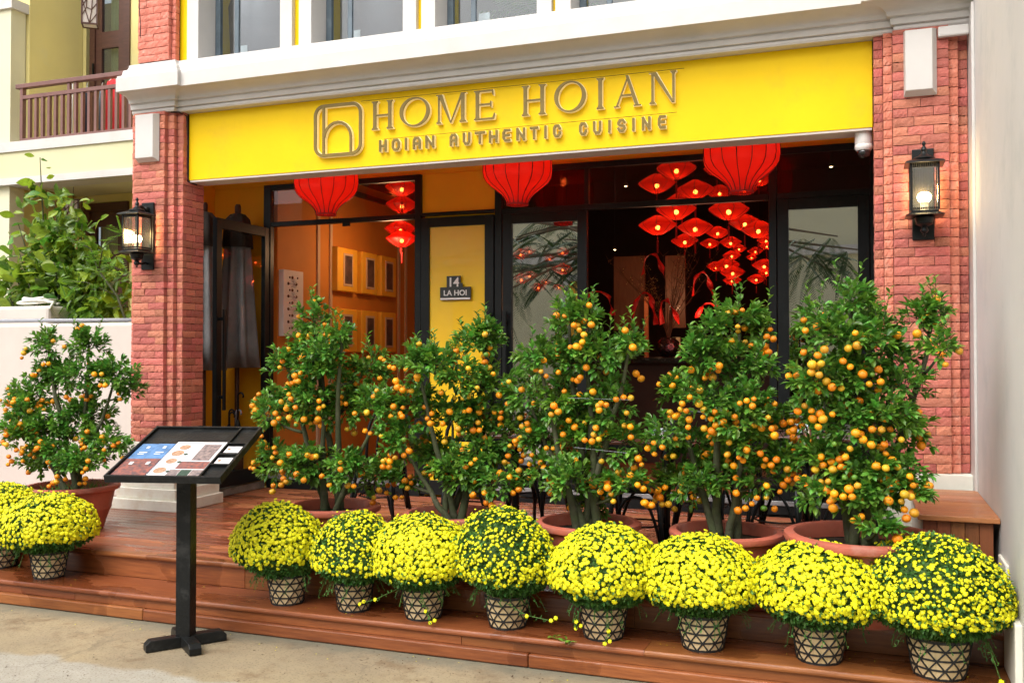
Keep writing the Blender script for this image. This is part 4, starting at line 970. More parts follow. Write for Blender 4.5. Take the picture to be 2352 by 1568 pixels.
# laundry behind the railing
def cloth(name, label, cat, cx, y0, z0, z1, w, m, folds=3, sleeve=0.0):
    mb = MB(); nx, nz = 15, 10; base = 0
    for side in (0, 1):
        for j in range(nz):
            for i in range(nx):
                u = i / (nx - 1) - .5; v = j / (nz - 1)
                ww = w * (.62 + .38 * min(1, v * 2.5)) if sleeve == 0 else w * (.5 + .5 * min(1, v * 4))
                mb.v.append((cx + u * ww, y0 + side * .02 + .018 * math.sin(u * folds * 6.28 + v * 1.5) * (0.3 + v), z1 - v * (z1 - z0) - (abs(u) * .05 if v < .1 else 0) + .02 * math.sin(u * 9) * v))
    n = nx * nz
    for j in range(nz - 1):
        for i in range(nx - 1):
            a = j * nx + i; mb.f += [(a, a + 1, a + nx + 1, a + nx), (n + a + 1, n + a, n + a + nx, n + a + nx + 1)]; mb.m += [0, 0]
    for i in range(nx - 1):
        mb.f += [(i + 1, i, n + i, n + i + 1), ((nz - 1) * nx + i, (nz - 1) * nx + i + 1, n + (nz - 1) * nx + i + 1, n + (nz - 1) * nx + i)]; mb.m += [0, 0]
    for j in range(nz - 1):
        a, b_ = j * nx, j * nx + nx - 1
        mb.f += [(a, a + nx, n + a + nx, n + a), (b_ + nx, b_, n + b_, n + b_ + nx)]; mb.m += [0, 0]
    t = thing(name, (cx, y0, z1), label, cat, 'laundry on the neighbouring balcony')
    mb.build('fabric', MT[m], t, smooth=True)
    h = MB(); h.tube([(cx - w * .25, y0 + .01, z1 - .02), (cx, y0 + .01, z1 + .035), (cx + w * .25, y0 + .01, z1 - .02)], .006, 5); h.tube([(cx, y0 + .01, z1 + .035), (cx, y0 + .01, z1 + .06), (cx + .012, y0 + .01, z1 + .075)], .003, 5)
    h.build('hanger', MT['whiteplastic'], t)
    return t
cloth('red_shirt', 'bright red shirt on a hanger behind the balcony railing', 'shirt', -7.82, 8.3, 4.02, 4.66, .26, 'redcloth', 3)
cloth('dark_trousers', 'narrow dark navy trousers hanging behind the balcony railing', 'trousers', -8.20, 8.3, 4.08, 4.58, .06, 'navycloth', 1)
cloth('grey_top', 'grey blue garment hanging between the dark trousers and the red shirt', 'garment', -7.985, 8.3, 4.12, 4.56, .075, 'greycloth', 1)
mb = MB(); mb.tube([(-8.43, 8.32, 3.975), (-8.40, 8.3, 4.70)], .008, 6); mb.tube([(-8.42, 8.33, 4.71), (-6.6, 8.33, 4.73)], .007, 6); mb.tube([(-6.62, 8.33, 3.975), (-6.62, 8.33, 4.73)], .008, 6)
tag(mb.build('drying_rack', MT['whiteplastic']), 'thin white drying rail with one upright standing behind the balcony railing', 'drying rack')

def box_lantern(loc, w, h, label, rz, up):
    t = thing('box_lantern', loc, label, 'lantern', 'box lanterns of the neighbouring house', rz)
    a = w / 2
    mb = MB(); mb.box(-a, a, -a, a, 0, h); mb.build('paper_shade', MT['paper'], t, rel=False)
    f = MB(); s_ = .008
    for sx in (-1, 1):
        for sy in (-1, 1): f.box(sx * a - s_, sx * a + s_, sy * a - s_, sy * a + s_, -.004, h + .004)
    for z in (0, h):
        for sx in (-1, 1):
            f.box(sx * a - s_, sx * a + s_, -a, a, z - s_ * 1.2, z + s_); f.box(-a, a, sx * a - s_, sx * a + s_, z - s_ * 1.25, z + s_ * .9)
    f.build('frame', MT['brownwood'], t, rel=False)
    g_ = MB()
    e = a + .004
    def pt(side, u, v):
        u = (u - .5) * w; v *= h
        return {0: (u, -e, v), 1: (u, e, v), 2: (-e, u, v), 3: (e, u, v)}[side]
    for side in range(4):
        for q in (((.35, 1), (.3, .45)), ((.3, .45), (0, .2)), ((.3, .45), (.65, .4)), ((.65, .4), (.7, 1)), ((.65, .4), (1, .6)), ((0, .7), (.5, 0)), ((.65, .4), (.5, 0)), ((1, .3), (.5, 0)), ((0, .45), (.32, .7)), ((.68, .75), (1, .9))):
            g_.tube([pt(side, *q[0]), pt(side, *q[1])], .005, 4)
    g_.build('lattice', MT['brownwood'], t, rel=False)
    c_ = MB(); c_.tube([(0, 0, h), (0, 0, h + up)], .004, 5); c_.tube([(-.02, 0, h + up * .4), (.02, 0, h + up * .4)], .004, 4); c_.build('chain', MT['wire'], t, rel=False)
box_lantern((-8.30, 8.45, 5.36), .16, .40, 'white paper box lantern with a dark lattice over the balcony', R(38), .6)
box_lantern((-8.50, 8.42, 3.10), .15, .26, 'white paper box lantern with a dark lattice in the porch behind the shrub', R(30), .155)

# ------------------------------------------------------------------ wall lanterns on the piers
def wall_lantern(x, label, sc=1.0):
    t = thing('wall_lantern', (x, 6.345, 2.30), label, 'wall lantern', 'black wall lanterns on the brick piers')
    def B(mb, name, m, **k): return mb.build(name, m, t, rel=False, **k)
    mb = MB(); mb.box(-.062, .062, -.016, 0, .0, .56); B(mb, 'back_plate', MT['black'], bevel=.004)
    yc = -.135
    mb = MB(); mb.tube([(0, -.014, .50), (0, -.05, .50), (0, -.09, .515), (0, yc, .50), (0, yc, .47)], .013, 8); mb.ball((0, -.03, .50), .026)
    mb.lathe([(.06, .468), (.066, .474), (.06, .482), (.034, .492), (.02, .505), (.013, .52), (.018, .53), (.012, .545), (.006, .553), (.012, .565), (.010, .575), (.002, .583)], 14, (0, yc, 0)); B(mb, 'arm', MT['black'], smooth='auto')
    mb = MB(); a, b_ = .076, .112
    mb.hexa([(-b_, yc - b_, .438), (b_, yc - b_, .438), (b_, yc + b_ - .01, .438), (-b_, yc + b_ - .01, .438)], [(-b_ + .01, yc - b_ + .01, .450), (b_ - .01, yc - b_ + .01, .450), (b_ - .01, yc + b_ - .02, .450), (-b_ + .01, yc + b_ - .02, .450)])
    mb.hexa([(-b_ + .012, yc - b_ + .012, .4505), (b_ - .012, yc - b_ + .012, .4505), (b_ - .012, yc + b_ - .022, .4505), (-b_ + .012, yc + b_ - .022, .4505)], [(-.05, yc - .05, .470), (.05, yc - .05, .470), (.05, yc + .05, .470), (-.05, yc + .05, .470)])
    B(mb, 'roof', MT['black'], bevel=.002)
    mb = MB(); mb.hexa([(-a, yc - a, .146), (a, yc - a, .146), (a, yc + a, .146), (-a, yc + a, .146)], [(-a, yc - a, .158), (a, yc - a, .158), (a, yc + a, .158), (-a, yc + a, .158)])
    mb.hexa([(-b_ + .003, yc - b_ + .003, .128), (b_ - .003, yc - b_ + .003, .128), (b_ - .003, yc + b_ - .012, .128), (-b_ + .003, yc + b_ - .012, .128)], [(-a - .004, yc - a - .004, .1455), (a + .004, yc - a - .004, .1455), (a + .004, yc + a, .1455), (-a - .004, yc + a, .1455)])
    B(mb, 'tray', MT['black'], bevel=.002)
    for sx in (-1, 1):
        for sy in (-1, 1):
            mb = MB(); mb.box(sx * a - .006, sx * a + .006, yc + sy * a - .006, yc + sy * a + .006, .1585, .4375); B(mb, 'cage_post', MT['black'])
    mb = MB()
    for zz in (.162, .415):
        for k in range(15):
            u = -a + (k + .5) * 2 * a / 15
            mb.box(u - .0035, u + .0035, yc - a - .002, yc - a + .004, zz, zz + (.012 if zz < .3 else .022)); mb.box(a - .004, a + .002, yc + u - .0035, yc + u + .0035, zz, zz + (.012 if zz < .3 else .022))
    tag(B(mb, 'cage_beading', MT['black']), kind='stuff')
    for k in range(3):
        mb = MB(); n = 41
        for j in range(2):
            for i in range(n):
                u = -a + .006 + (2 * a - .012) * i / (n - 1); o = a - .004 + .0025 * math.sin(i * math.pi / 2 + .01)
                z = .159 + j * .278
                mb.v.append([(u, yc - o, z), (-o, yc + u, z), (o, yc + u, z)][k])
        for i in range(n - 1): mb.f.append((i, i + 1, n + i + 1, n + i)); mb.m.append(0)
        B(mb, 'glass_panel', MT['ribglass'], smooth=True)
    mb = MB(); mb.lathe([(.024, .159), (.022, .20), (.026, .215)], 12, (0, yc, 0)); B(mb, 'bulb_holder', MT['whiteplastic'])
    mb = MB(); mb.lathe([(.026, .216), (.036, .228), (.040, .245), (.036, .262), (.024, .272), (.004, .276)], 14, (0, yc, 0)); B(mb, 'bulb', MT['lampbulb'], smooth=True)
    mb = MB(); mb.lathe([(.05, .127), (.056, .118), (.05, .105), (.046, .088), (.05, .082), (.03, .072), (.014, .064), (.02, .054), (.024, .042), (.016, .03), (.006, .026), (.010, .018), (.004, .008)], 14, (0, yc, 0))
    mb.tube([(0, yc, .045), (0, -.08, .045), (0, -.04, .055), (0, -.014, .05)], .010, 8); B(mb, 'finial', MT['black'], smooth='auto')
    ld = bpy.data.lights.new('lamp_light', 'POINT'); ld.energy = 2.6; ld.color = (1, .62, .25); ld.shadow_soft_size = .03
    lo = bpy.data.objects.new('lamp_light', ld); COL.objects.link(lo); lo.parent = t; lo.location = (0, yc - .0, .30)
wall_lantern(-5.592, 'black wall lantern with ribbed glass on the left brick pier')
wall_lantern(.340, 'black wall lantern with ribbed glass on the right brick pier, lit bulb showing')

# ------------------------------------------------------------------ inside the left room
pc = [(8.985, 9.42, 'first'), (9.52, 9.886, 'second'), (9.98, 10.356, 'third')]
for r_, (z0, z1, rn) in enumerate(((2.29, 2.77, 'upper'), (1.62, 2.10, 'lower'))):
    for y0, y1, cn in pc:
        t = thing('niche_picture', (-5.45, (y0 + y1) / 2, z0), '%s-row picture in a deep yellow frame on the orange wall, %s from the street' % (rn, cn), 'picture', 'framed pictures on the orange wall')
        mb = MB(); mb.box(-5.449, -5.36, y0, y1, z0, z1); mb.build('frame', MT['frameyellow'], t, bevel=.012)
        ym = (y0 + y1) / 2
        mb = MB(); mb.box(-5.3595, -5.352, ym - .10, ym + .10, z0 + .06, z1 - .06); mb.build('inner_frame', MT['mould'], t, bevel=.003)
        mb = MB(); mb.box(-5.3515, -5.349, ym - .075, ym + .075, z0 + .085, z1 - .085); mb.build('painting', MT['painting'], t)
t = thing('carved_panel', (-5.45, 8.18, 1.78), 'tall white pierced wall panel beside the doorway in the orange room', 'carved panel')
mb = MB(); mb.box(-5.449, -5.39, 8.01, 8.36, 1.78, 2.44); mb.build('frame', MT['carved'], t, bevel=.004)
mb = MB()
for j in range(9):
    for i in range(3):
        yy = 8.10 + i * .07 + (.0 if j % 2 else .0); zz = 1.86 + j * .0635
        mb.ball((-5.389, yy + .012 * (-1) ** (i + j), zz), .016 if (i + j) % 2 else .011, 6, 4)
mb.build('fretwork_hole', MT['brownpanel'], t)
mb = MB()
for j in range(4):
    zc = 1.92 + j * .13
    for k in range(8):
        a = k * math.pi / 4
        mb.tube([(-5.386, 8.185, zc), (-5.384, 8.185 + .06 * math.cos(a), zc + .05 * math.sin(a))], .005, 4)
mb.build('fretwork', MT['carved'], t)

# umbrellas in the recess
def closed_umbrella(x, y_, ztop, label):
    t = thing('closed_parasol', (x, y_, DZ), label, 'parasol', 'closed parasols in the recess'); h = ztop - DZ
    def B(mb, name, m, **k): return mb.build(name, m, t, rel=False, **k)
    mb = MB(); mb.tube([(0, 0, .0), (0, 0, h - .1)], .022, 10); B(mb, 'pole', MT['brownwood'])
    mb = MB(); mb.lathe([(.022, h - .09), (.03, h - .08), (.03, h - .02), (.02, h)], 12); B(mb, 'finial', MT['brownwood'], smooth='auto')
    fold = lambda th, z: 1 + .20 * math.sin(th * 8) * min(1, (h - z) * 1.6) + .07 * math.sin(th * 3 + 1)
    mb = MB(); mb.lathe([(.03, h - .10), (.09, h - .13), (.105, h - .3), (.12, h - .6), (.145, h - 1.0), (.165, h - 1.3), (.185, h - 1.57), (.17, h - 1.56)], 64, mod=fold, cap=False); B(mb, 'canopy', MT['grey'], smooth=True)
    f2 = lambda th, z: 1 + .07 * math.sin(th * 8)
    mb = MB(); mb.lathe([(.025, h - .085), (.07, h - .10), (.115, h - .15), (.13, h - .25), (.145, h - .42), (.135, h - .42)], 48, mod=f2, cap=False); B(mb, 'top_cap', MT['darkcanvas'], smooth=True)
    mb = MB(); mb.box(-.16, .16, -.16, .16, .0, .05); B(mb, 'base', MT['black'], bevel=.01)
closed_umbrella(-5.80, 7.32, 3.02, 'closed dark grey parasol nearest the left brick pier')
closed_umbrella(-5.655, 7.63, 3.04, 'closed dark grey parasol seen through the open glass door')
t = thing('umbrella_stand', (-5.56, 7.42, .386), 'low dark stand holding folded rain umbrellas behind the open door', 'umbrella stand')
mb = MB(); mb.box(-.09, .09, -.07, .07, 0, .42); mb.build('stand', MT['black'], t, rel=False, bevel=.01)
for i, (dx, dy, col_) in enumerate(((-.05, .03, 'black'), (.0, -.03, 'black'), (.05, .03, 'black'), (.02, .04, 'pipe'))):
    u = thing('rain_umbrella', (-5.56 + dx, 7.42 + dy, .81), ['folded black rain umbrella at the left of the stand', 'folded black rain umbrella at the front of the stand', 'tallest folded black rain umbrella in the stand', 'folded rain umbrella with a pale grey handle'][i], 'umbrella', 'rain umbrellas in the stand')
    hh = (.1, .08, .26, .10)[i]
    mb = MB(); mb.lathe([(.012, -.02), (.03, 0), (.028, .06 + hh * .2), (.012, .10 + hh * .3)], 10); mb.build('canopy', MT['blackpaint'], u, rel=False, smooth=True)
    mb = MB(); c_ = [(0, 0, .08), (0, 0, .14 + hh)] + [(.03 - .03 * math.cos(a), 0, .14 + hh + .03 * math.sin(a)) for a in (R(45), R(90), R(135), R(180), R(215))]
    mb.tube(c_, .009, 6); mb.build('handle', MT[col_], u, rel=False, smooth=True)

# ------------------------------------------------------------------ big red lanterns in front of the doors
def big_lantern(x, zc, label):
    t = thing('silk_lantern', (x, 7.2, zc), label, 'red lantern', 'big red silk lanterns under the fascia')
    P = [(.09, .29), (.10, .27), (.17, .245), (.235, .19), (.268, .12), (.280, .03), (.281, -.03), (.272, -.08), (.248, -.12), (.212, -.152), (.170, -.182), (.133, -.212), (.107, -.243), (.091, -.27), (.086, -.29)]
    mod = lambda th, z: 1 - .022 * abs(math.sin(th * 8)) ** .6
    P2 = []
    for i in range(len(P) - 1):
        for k in range(2): P2.append((P[i][0] + (P[i + 1][0] - P[i][0]) * k / 2, P[i][1] + (P[i + 1][1] - P[i][1]) * k / 2))
    P2.append(P[-1])
    mb = MB(); mb.lathe(P2, 96, mod=lambda th, z: 1 - .03 * abs(math.sin(th * 8)) ** .7, cap=False); mb.build('silk_shade', MT['redbig'], t, rel=False, smooth=True)
    for k in range(16):
        th = k * math.pi / 8
        mb = MB(); mb.tube([((r + .001) * math.cos(th), (r + .001) * math.sin(th), z) for r, z in P], .0032, 4); mb.build('rib', MT['wire'], t, rel=False)
    mb = MB(); mb.lathe([(.089, -.289), (.092, -.292), (.092, -.302), (.086, -.302), (.086, -.289)], 24, closed=True); mb.build('ring', MT['tassel'], t, rel=False)
    mb = MB(); mb.tube([(0, 0, .2), (0, 0, 3.46 - zc)], .005, 5); mb.build('cord', MT['wire'], t, rel=False)
    mb = MB(); mb.ball((0, 0, .10), .04, 10, 8); mb.build('bulb', MT['bulb'], t, rel=False, smooth=True)
big_lantern(-4.415, 3.115, 'big ribbed red silk lantern in front of the doorway to the orange room')
big_lantern(-2.63, 3.105, 'big ribbed red silk lantern beside the orange panel, under the word HOME')
big_lantern(-.855, 3.10, 'big ribbed red silk lantern furthest right, hanging before the diamond lanterns')

# ------------------------------------------------------------------ diamond lanterns inside
P = [(.16, .46), (.2, .47), (.5, .33), (.8, .155), (.94, .06), (1, .0), (.975, -.06), (.86, -.16), (.62, -.33), (.4, -.45), (.24, -.53), (.17, -.53)]
def proto_lantern():
    t = thing('diamond_lantern', (0, 0, -20), 'x', 'red lantern')
    mb = MB(); mb.lathe(P, 48, mod=lambda th, z: 1 - .03 * abs(math.sin(th * 4)), cap=False); mb.build('silk_shade', MT['redmetal'], t, rel=False, smooth=True)
    r_ = MB()
    for k in range(8):
        th = k * math.pi / 4; r_.tube([((r + .004) * math.cos(th), (r + .004) * math.sin(th), z) for r, z in P], .015, 4, cap=False)
    r_.build('wire_ribs', MT['wire'], t, rel=False)
    mb = MB(); mb.ball((0, 0, -.16), .12, 8, 6); mb.build('bulb', MT['bulb'], t, rel=False, smooth=True)
    mb = MB(); mb.tube([(0, 0, -.53), (0, 0, -.85)], .012, 4); mb.ball((0, 0, -.72), .035, 6, 4); mb.lathe([(.02, -.83), (.05, -.86), (.045, -1.5)], 8); mb.build('tassel', MT['tassel'], t, rel=False)
    return t
pl = proto_lantern()
POS = ['top row', 'second row', 'middle of the cluster', 'lower part of the cluster', 'bottom of the cluster']
first = True
def lantern_label(i, x, y_, z, r_):
    d = math.sqrt(x * x + y_ * y_); px = (x / y_)
    if x < -4.5 and y_ < 9.6: return ['top diamond lantern of the stack in the orange room', 'second diamond lantern of the stack in the orange room', 'third diamond lantern of the stack in the orange room', 'lowest diamond lantern of the stack in the orange room'][i - 41]
    return None
GL = {}
for i, (x, y_, z, r_) in enumerate(LANT):
    if i == 44: x, y_, z = -4.72, 9.25, 2.86
    if first: t = pl; first = False
    else: t = copy_tree(pl)
    t.location = (x, y_, z); t.scale = (r_, r_, r_); t.rotation_euler = (0, 0, (i * 1.7) % 6.28)
    lab = lantern_label(i, x, y_, z, r_)
    if lab is None:
        if 31 <= i <= 40: lab = 'red diamond lantern glowing behind the closed glass door, %s' % ['upper left one', 'small one at the upper left', 'small one near the top middle', 'one near the upper right', 'lower left one', 'one right of the lower left lantern', 'lowest one in the middle', 'small one right of the middle', 'large one at the right edge', 'small one at the lower right'][i - 31]; g_ = 'diamond lanterns behind the closed glass door'
        else:
            lab = DLAB[i]; g_ = 'diamond lanterns clustered in the dark doorway'
    else: g_ = 'diamond lanterns stacked in the orange room'
    t['label'] = lab; t['category'] = 'red lantern'; t['group'] = g_
    # each lantern hangs on its own cord
    cd = MB(); cd.tube([(0, 0, .5), (0, 0, (4.3 - z) / r_ if x > -4.5 or y_ > 9.6 else (3.55 - z) / r_)], .012, 4); cd.build('cord', MT['wire'], t, rel=False)
t = thing('globe_lantern', (-2.63, 7.98, 2.56), 'dark round lantern with a tassel hanging behind the closed glass door', 'lantern')
mb = MB(); mb.lathe([(.03, .085), (.07, .075), (.094, .03), (.096, 0), (.09, -.035), (.07, -.068), (.03, -.078)], 20); mb.build('shade', MT['brownpanel'], t, rel=False, smooth=True)
mb = MB(); mb.tube([(0, 0, .08), (0, 0, .26)], .004, 5); mb.tube([(0, 0, -.08), (0, 0, -.15)], .003, 4); mb.lathe([(.007, -.13), (.012, -.15), (.011, -.29)], 8); mb.build('tassel', MT['tassel'], t, rel=False)
for i, (x, y_, z) in enumerate(((-2.295, 9.6, 4.30), (-.29, 9.6, 4.30))):
    pass
for i, (x, y_, z) in enumerate(((-2.10, 8.72, 3.18), (-.265, 8.6, 3.215), (-2.62, 10.35, 2.77))):
    t = thing('ceiling_spot', (x, y_, z), ['small lit spotlight above the doorway, left of the lantern cluster', 'small lit spotlight behind the pane near the right pier', 'dim small spotlight low on the dark room, left of the branches'][i], 'spotlight', 'small spotlights in the dark room')
    mb = MB(); mb.lathe([(.012, 0), (.011, -.006), (.002, -.008)], 10, (0, 0, 0)); mb.build('lens', MT['spot'], t, rel=False)
    mb = MB(); mb.lathe([(.02, .03), (.024, 0), (.014, -.002), (.014, .02)], 12, closed=True); mb.tube([(0, 0, .03), (0, 0, 4.3 - z)], .004, 4); mb.build('housing', MT['black'], t, rel=False)

# counter, back panels, vase with branches and ribbons
t = thing('bar_counter', (-1.6, 10.3, .43), 'dark bar counter with a marble top inside the doorway', 'counter')
mb = MB(); mb.box(-3.0, -.75, 10.1, 10.7, .43, 1.50); mb.build('front', MT['darkbrown'], t); mb = MB(); mb.box(-3.02, -.73, 10.02, 10.72, 1.501, 1.565); mb.build('marble_top', MT['darkmarble'], t, bevel=.006)
def sc_panel(x0, x1, z0, z1, y_, name, lab, m):
    t = thing(name, ((x0 + x1) / 2, y_, z0), lab, 'panel'); mb = MB(); mb.box(x0, x1, y_, y_ + .05, z0, z1); mb.build('board', MT[m], t); return t
t = sc_panel(-2.28, -2.04, 1.92, 2.80, 11.5, 'back_panel', 'brown wooden screen with white square motifs behind the vase', 'brownpanel')
mb = MB()
for k in range(2):
    cx, cz, s_ = -2.125 - k * .075, 2.16, .026
    for sx in (-1, 1):
        for sz in (-1, 1):
            mb.box(min(cx + sx * s_, cx + sx * (s_ - .006)), max(cx + sx * s_, cx + sx * (s_ - .006)), 11.494, 11.4995, min(cz + sz * s_, cz + sz * s_ * .35), max(cz + sz * s_, cz + sz * s_ * .35))
            mb.box(min(cx + sx * s_ * .35, cx + sx * s_), max(cx + sx * s_ * .35, cx + sx * s_), 11.493, 11.4993, min(cz + sz * s_, cz + sz * (s_ - .006)), max(cz + sz * s_, cz + sz * (s_ - .006)))
    mb.box(cx - .009, cx + .009, 11.494, 11.4995, cz - .009, cz + .009)
mb.build('square_motif', MT['lettw'], t)
sc_panel(-2.52, -2.475, 1.56, 2.30, 11.4, 'wood_post', 'narrow orange wooden post left of the vase', 'bench')
sc_panel(-2.95, -2.56, 1.9, 2.82, 11.6, 'dark_screen', 'dark brown screen behind the branches, left of the post', 'brownpanel')
sc_panel(-2.14, -2.05, 1.566, 1.80, 11.2, 'pale_box', 'pale box standing on the bar right of the vase', 'creamlt') 
t = thing('flower_vase', (-2.01, 10.3, 1.566), 'dark glossy round vase with painted pink flowers on the bar counter', 'vase')
mb = MB(); mb.lathe([(.06, 0), (.10, .03), (.128, .09), (.132, .12), (.115, .17), (.08, .20), (.085, .215), (.07, .215), (.06, .19)], 24, cap=False); mb.build('body', MT['porcelain'], t, rel=False, smooth=True)
mb = MB()
for k in range(7):
    a = k * 2 * math.pi / 7; mb.ball((.05 + .026 * math.cos(a), -.122, .11 + .026 * math.sin(a)), .014, 6, 4)
mb.ball((.05, -.126, .11), .012, 6, 4); mb.build('painted_flower', MT['pinkflower'], t, rel=False)
t = thing('branch_bouquet', (-2.01, 10.3, 1.77), 'bare branches with golden buds and red ribbons standing in the vase', 'branches')
rg = random.Random(4)
for k in range(22):
    a = rg.uniform(-1, 1); L_ = rg.uniform(.7, 1.25); b_ = MB(); pts = []; px_, py_ = 0, 0
    for j in range(8):
        s_ = j / 7; pts.append((a * .62 * s_ ** 1.4 * L_ + rg.uniform(-.01, .01), rg.uniform(-.15, .15) * s_ * .6, s_ * L_ * (1 - .35 * abs(a))))
    b_.tube(pts, [.006 * (1 - .75 * q / 7) for q in range(8)], 4)
    for q in range(3, 8):
        p = pts[q]
        for e in (-1, 1): b_.tube([p, (p[0] + e * rg.uniform(.02, .07), p[1], p[2] + rg.uniform(.03, .09))], [.003, .0012], 4)
    b_.build('branch', MT['twig'], t, rel=False)
    if k % 2 == 0:
        gb = MB()
        for q in range(18):
            p = pts[rg.randrange(4, 8)]; gb.ball((p[0] + rg.uniform(-.04, .04), p[1] + rg.uniform(-.02, .02), p[2] + rg.uniform(-.05, .06)), rg.uniform(.003, .006), 5, 3)
        gb.build('golden_buds', MT['goldbead'], t, rel=False)
def ribbon(cx, cy, cz, w, h, rz, label):
    mb = MB(); pts = []
    for k in range(17):
        s_ = k / 16
        if s_ < .6: a = math.pi * (s_ / .6); pts.append((-w * .5 * math.cos(a), .03 * math.sin(a * 1.3), h * .35 * math.sin(a) ** (1 + .4 * math.sin(cx * 50))))
        else: q = (s_ - .6) / .4; pts.append((w * .5 + w * .35 * q, .03 * math.sin(q * 3), -h * .62 * q))
    pts = [(-w * .62, .01, -h * .5), (-w * .58, 0, -h * .25)] + pts
    n = len(pts); hw = .030
    for i, p in enumerate(pts):
        tw = math.sin(i * .42 + cx * 19) * 1.5
        ca, sa = math.cos(tw), math.sin(tw)
        for e in (-1, 1):
            for q in (0, 1): mb.v.append((p[0] + e * hw * ca, p[1] + e * hw * sa + q * .002, p[2] + e * hw * .3))
    for i in range(n - 1):
        a = i * 4; b_ = a + 4
        mb.f += [(a, a + 2, b_ + 2, b_), (a + 3, a + 1, b_ + 1, b_ + 3), (a, b_, b_ + 1, a + 1), (a + 2, a + 3, b_ + 3, b_ + 2)]; mb.m += [0] * 4
    o = mb.build('ribbon', MT['ribbon'], None, smooth=True); o.location = (cx, cy, cz); o.rotation_euler = (0, rz, 0)
    tag(o, label, 'ribbon', 'red ribbons tied in the branches')
for q in ((-2.128, 10.0, 2.58, .16, .26, 0, 'uppermost red ribbon on the branches, looped under the lanterns'), (-2.214, 10.0, 2.14, .18, .34, .1, 'red ribbon left of the white square motifs'), (-1.975, 10.0, 2.08, .12, .30, -.2, 'red ribbon hanging straight above the vase'),
          (-1.60, 10.0, 2.36, .15, .30, 0, 'thin looped red ribbon right of the brown screen'), (-2.68, 9.9, 2.20, .24, .2, .35, 'leftmost red ribbon beside the door frame'), (-1.52, 10.0, 2.06, .18, .2, .2, 'lowest right red ribbon just above the kumquat tree')): ribbon(*q)
t = thing('yellow_box', (-.93, 10.15, 1.566), 'low yellow box at the right end of the bar', 'box')
mb = MB(); mb.box(-.12, .12, -.1, .1, 0, .14); mb.build('carton', MT['yellow'], t, rel=False, bevel=.02)

# upstairs: armchairs, acrylic holders, palm
def armchair(x, y_, rz, label):
    t = thing('armchair', (x, y_, 4.0), label, 'armchair', 'armchairs behind the upper windows', rz)
    mb = MB()
    n = 20
    for k in range(n):
        pass
    pr = [(.30, .0), (.36, .05), (.38, .35), (.40, .62), (.37, .70), (.31, .68), (.28, .45), (.27, .35)]
    mb.lathe(pr, 28, mod=lambda th, z: 1 + .04 * math.cos(th), cap=False)
    # cut the front: remove faces facing +Y half where z is high
    keep = []
    for f in mb.f:
        c_ = sum((Vector(mb.v[i]) for i in f), Vector()) / len(f)
        if not (c_.y > .12 and c_.z > .40): keep.append(f)
    mb.f = keep; mb.m = [0] * len(keep)
    o = mb.build('shell', MT['armchair'], t, rel=False, smooth=True); s_ = o.modifiers.new('solid', 'SOLIDIFY'); s_.thickness = .03
    mb = MB(); mb.lathe([(.02, .34), (.26, .34), (.28, .38), (.26, .43), (.02, .44)], 24); mb.build('cushion', MT['armchair'], t, rel=False, smooth=True)
    mb = MB(); mb.tube([(0, 0, 0), (0, 0, .34)], .03, 8); mb.lathe([(.22, .0), (.2, .02), (.03, .03)], 16); mb.build('pedestal', MT['black'], t, rel=False)
armchair(-5.02, 7.2, .3, 'brown leather tub armchair behind the leftmost upper window'); armchair(-3.84, 7.3, -.2, 'brown leather tub armchair behind the second upper window')
for i, (x, lb) in enumerate(((-5.0, 'leftmost'), (-3.9, 'second'), (-2.76, 'third'))):
    t = thing('notice_holder', (x, 6.80, 4.1), 'small clear notice holder behind the %s upper window' % lb, 'notice holder', 'notice holders in the upper windows')
    mb = MB(); mb.box(-.045, .045, 0, .006, .02, .15); mb.build('card', MT['whiteplastic'], t, rel=False); mb = MB(); mb.box(-.05, .05, -.03, .03, -.0, .02); mb.build('foot', MT['pipe'], t, rel=False, bevel=.004)
mb = MB(); mb.box(-5.45, .5, 6.725, 7.0, 3.9, 4.098); mb.build('inner_sill', MT['white'], bld)
# real light of lit lanterns: warm bulbs in the orange room and in the cluster
for (x, y_, z, e, c_) in ((-4.72, 9.05, 2.72, 9, (1, .6, .3)), (-1.6, 9.9, 2.0, 3, (1, .35, .2)), (-1.5, 12.0, 1.9, 4, (1, .3, .15)), (-2.2, 10.9, 2.3, 5, (1, .5, .25))):
    ld = bpy.data.lights.new('lantern_light', 'POINT'); ld.energy = e; ld.color = c_; ld.shadow_soft_size = .12
    lo = bpy.data.objects.new('lantern_light', ld); COL.objects.link(lo); lo.location = (x, y_, z)

t = thing('potted_palm', (-2.55, 7.6, 4.0), 'small palm behind the third upper window', 'palm')
mb = MB(); mb.lathe([(.12, 0), (.16, .25), (.15, .25)], 16, (0, 0, 0)); mb.build('pot', MT['black'], t, rel=False)
mb = MB(); mb.tube([(0, 0, .2), (0, 0, .45)], .02, 6)
for k in range(14):
    a = k * 2.4; d = Vector((math.cos(a), math.sin(a), .35))
    for j in range(14):
        s_ = (j + 1) / 14; p = Vector((0, 0, .42)) + d * .5 * s_ + Vector((0, 0, -.12 * s_ * s_))
        for g2 in (-1, 1):
            q = Vector((-d.y, d.x, 0)) * g2 * .13 * math.sin(3.1 * s_ * .9 + .1)
            n = len(mb.v); mb.v += [tuple(p), tuple(p + q + d * .04 + Vector((0, 0, -.03))), tuple(p + d * .02)]; mb.f.append((n, n + 1, n + 2)); mb.m.append(0)
mb.build('fronds', MT['leafnew'], t, rel=False, recalc=False)
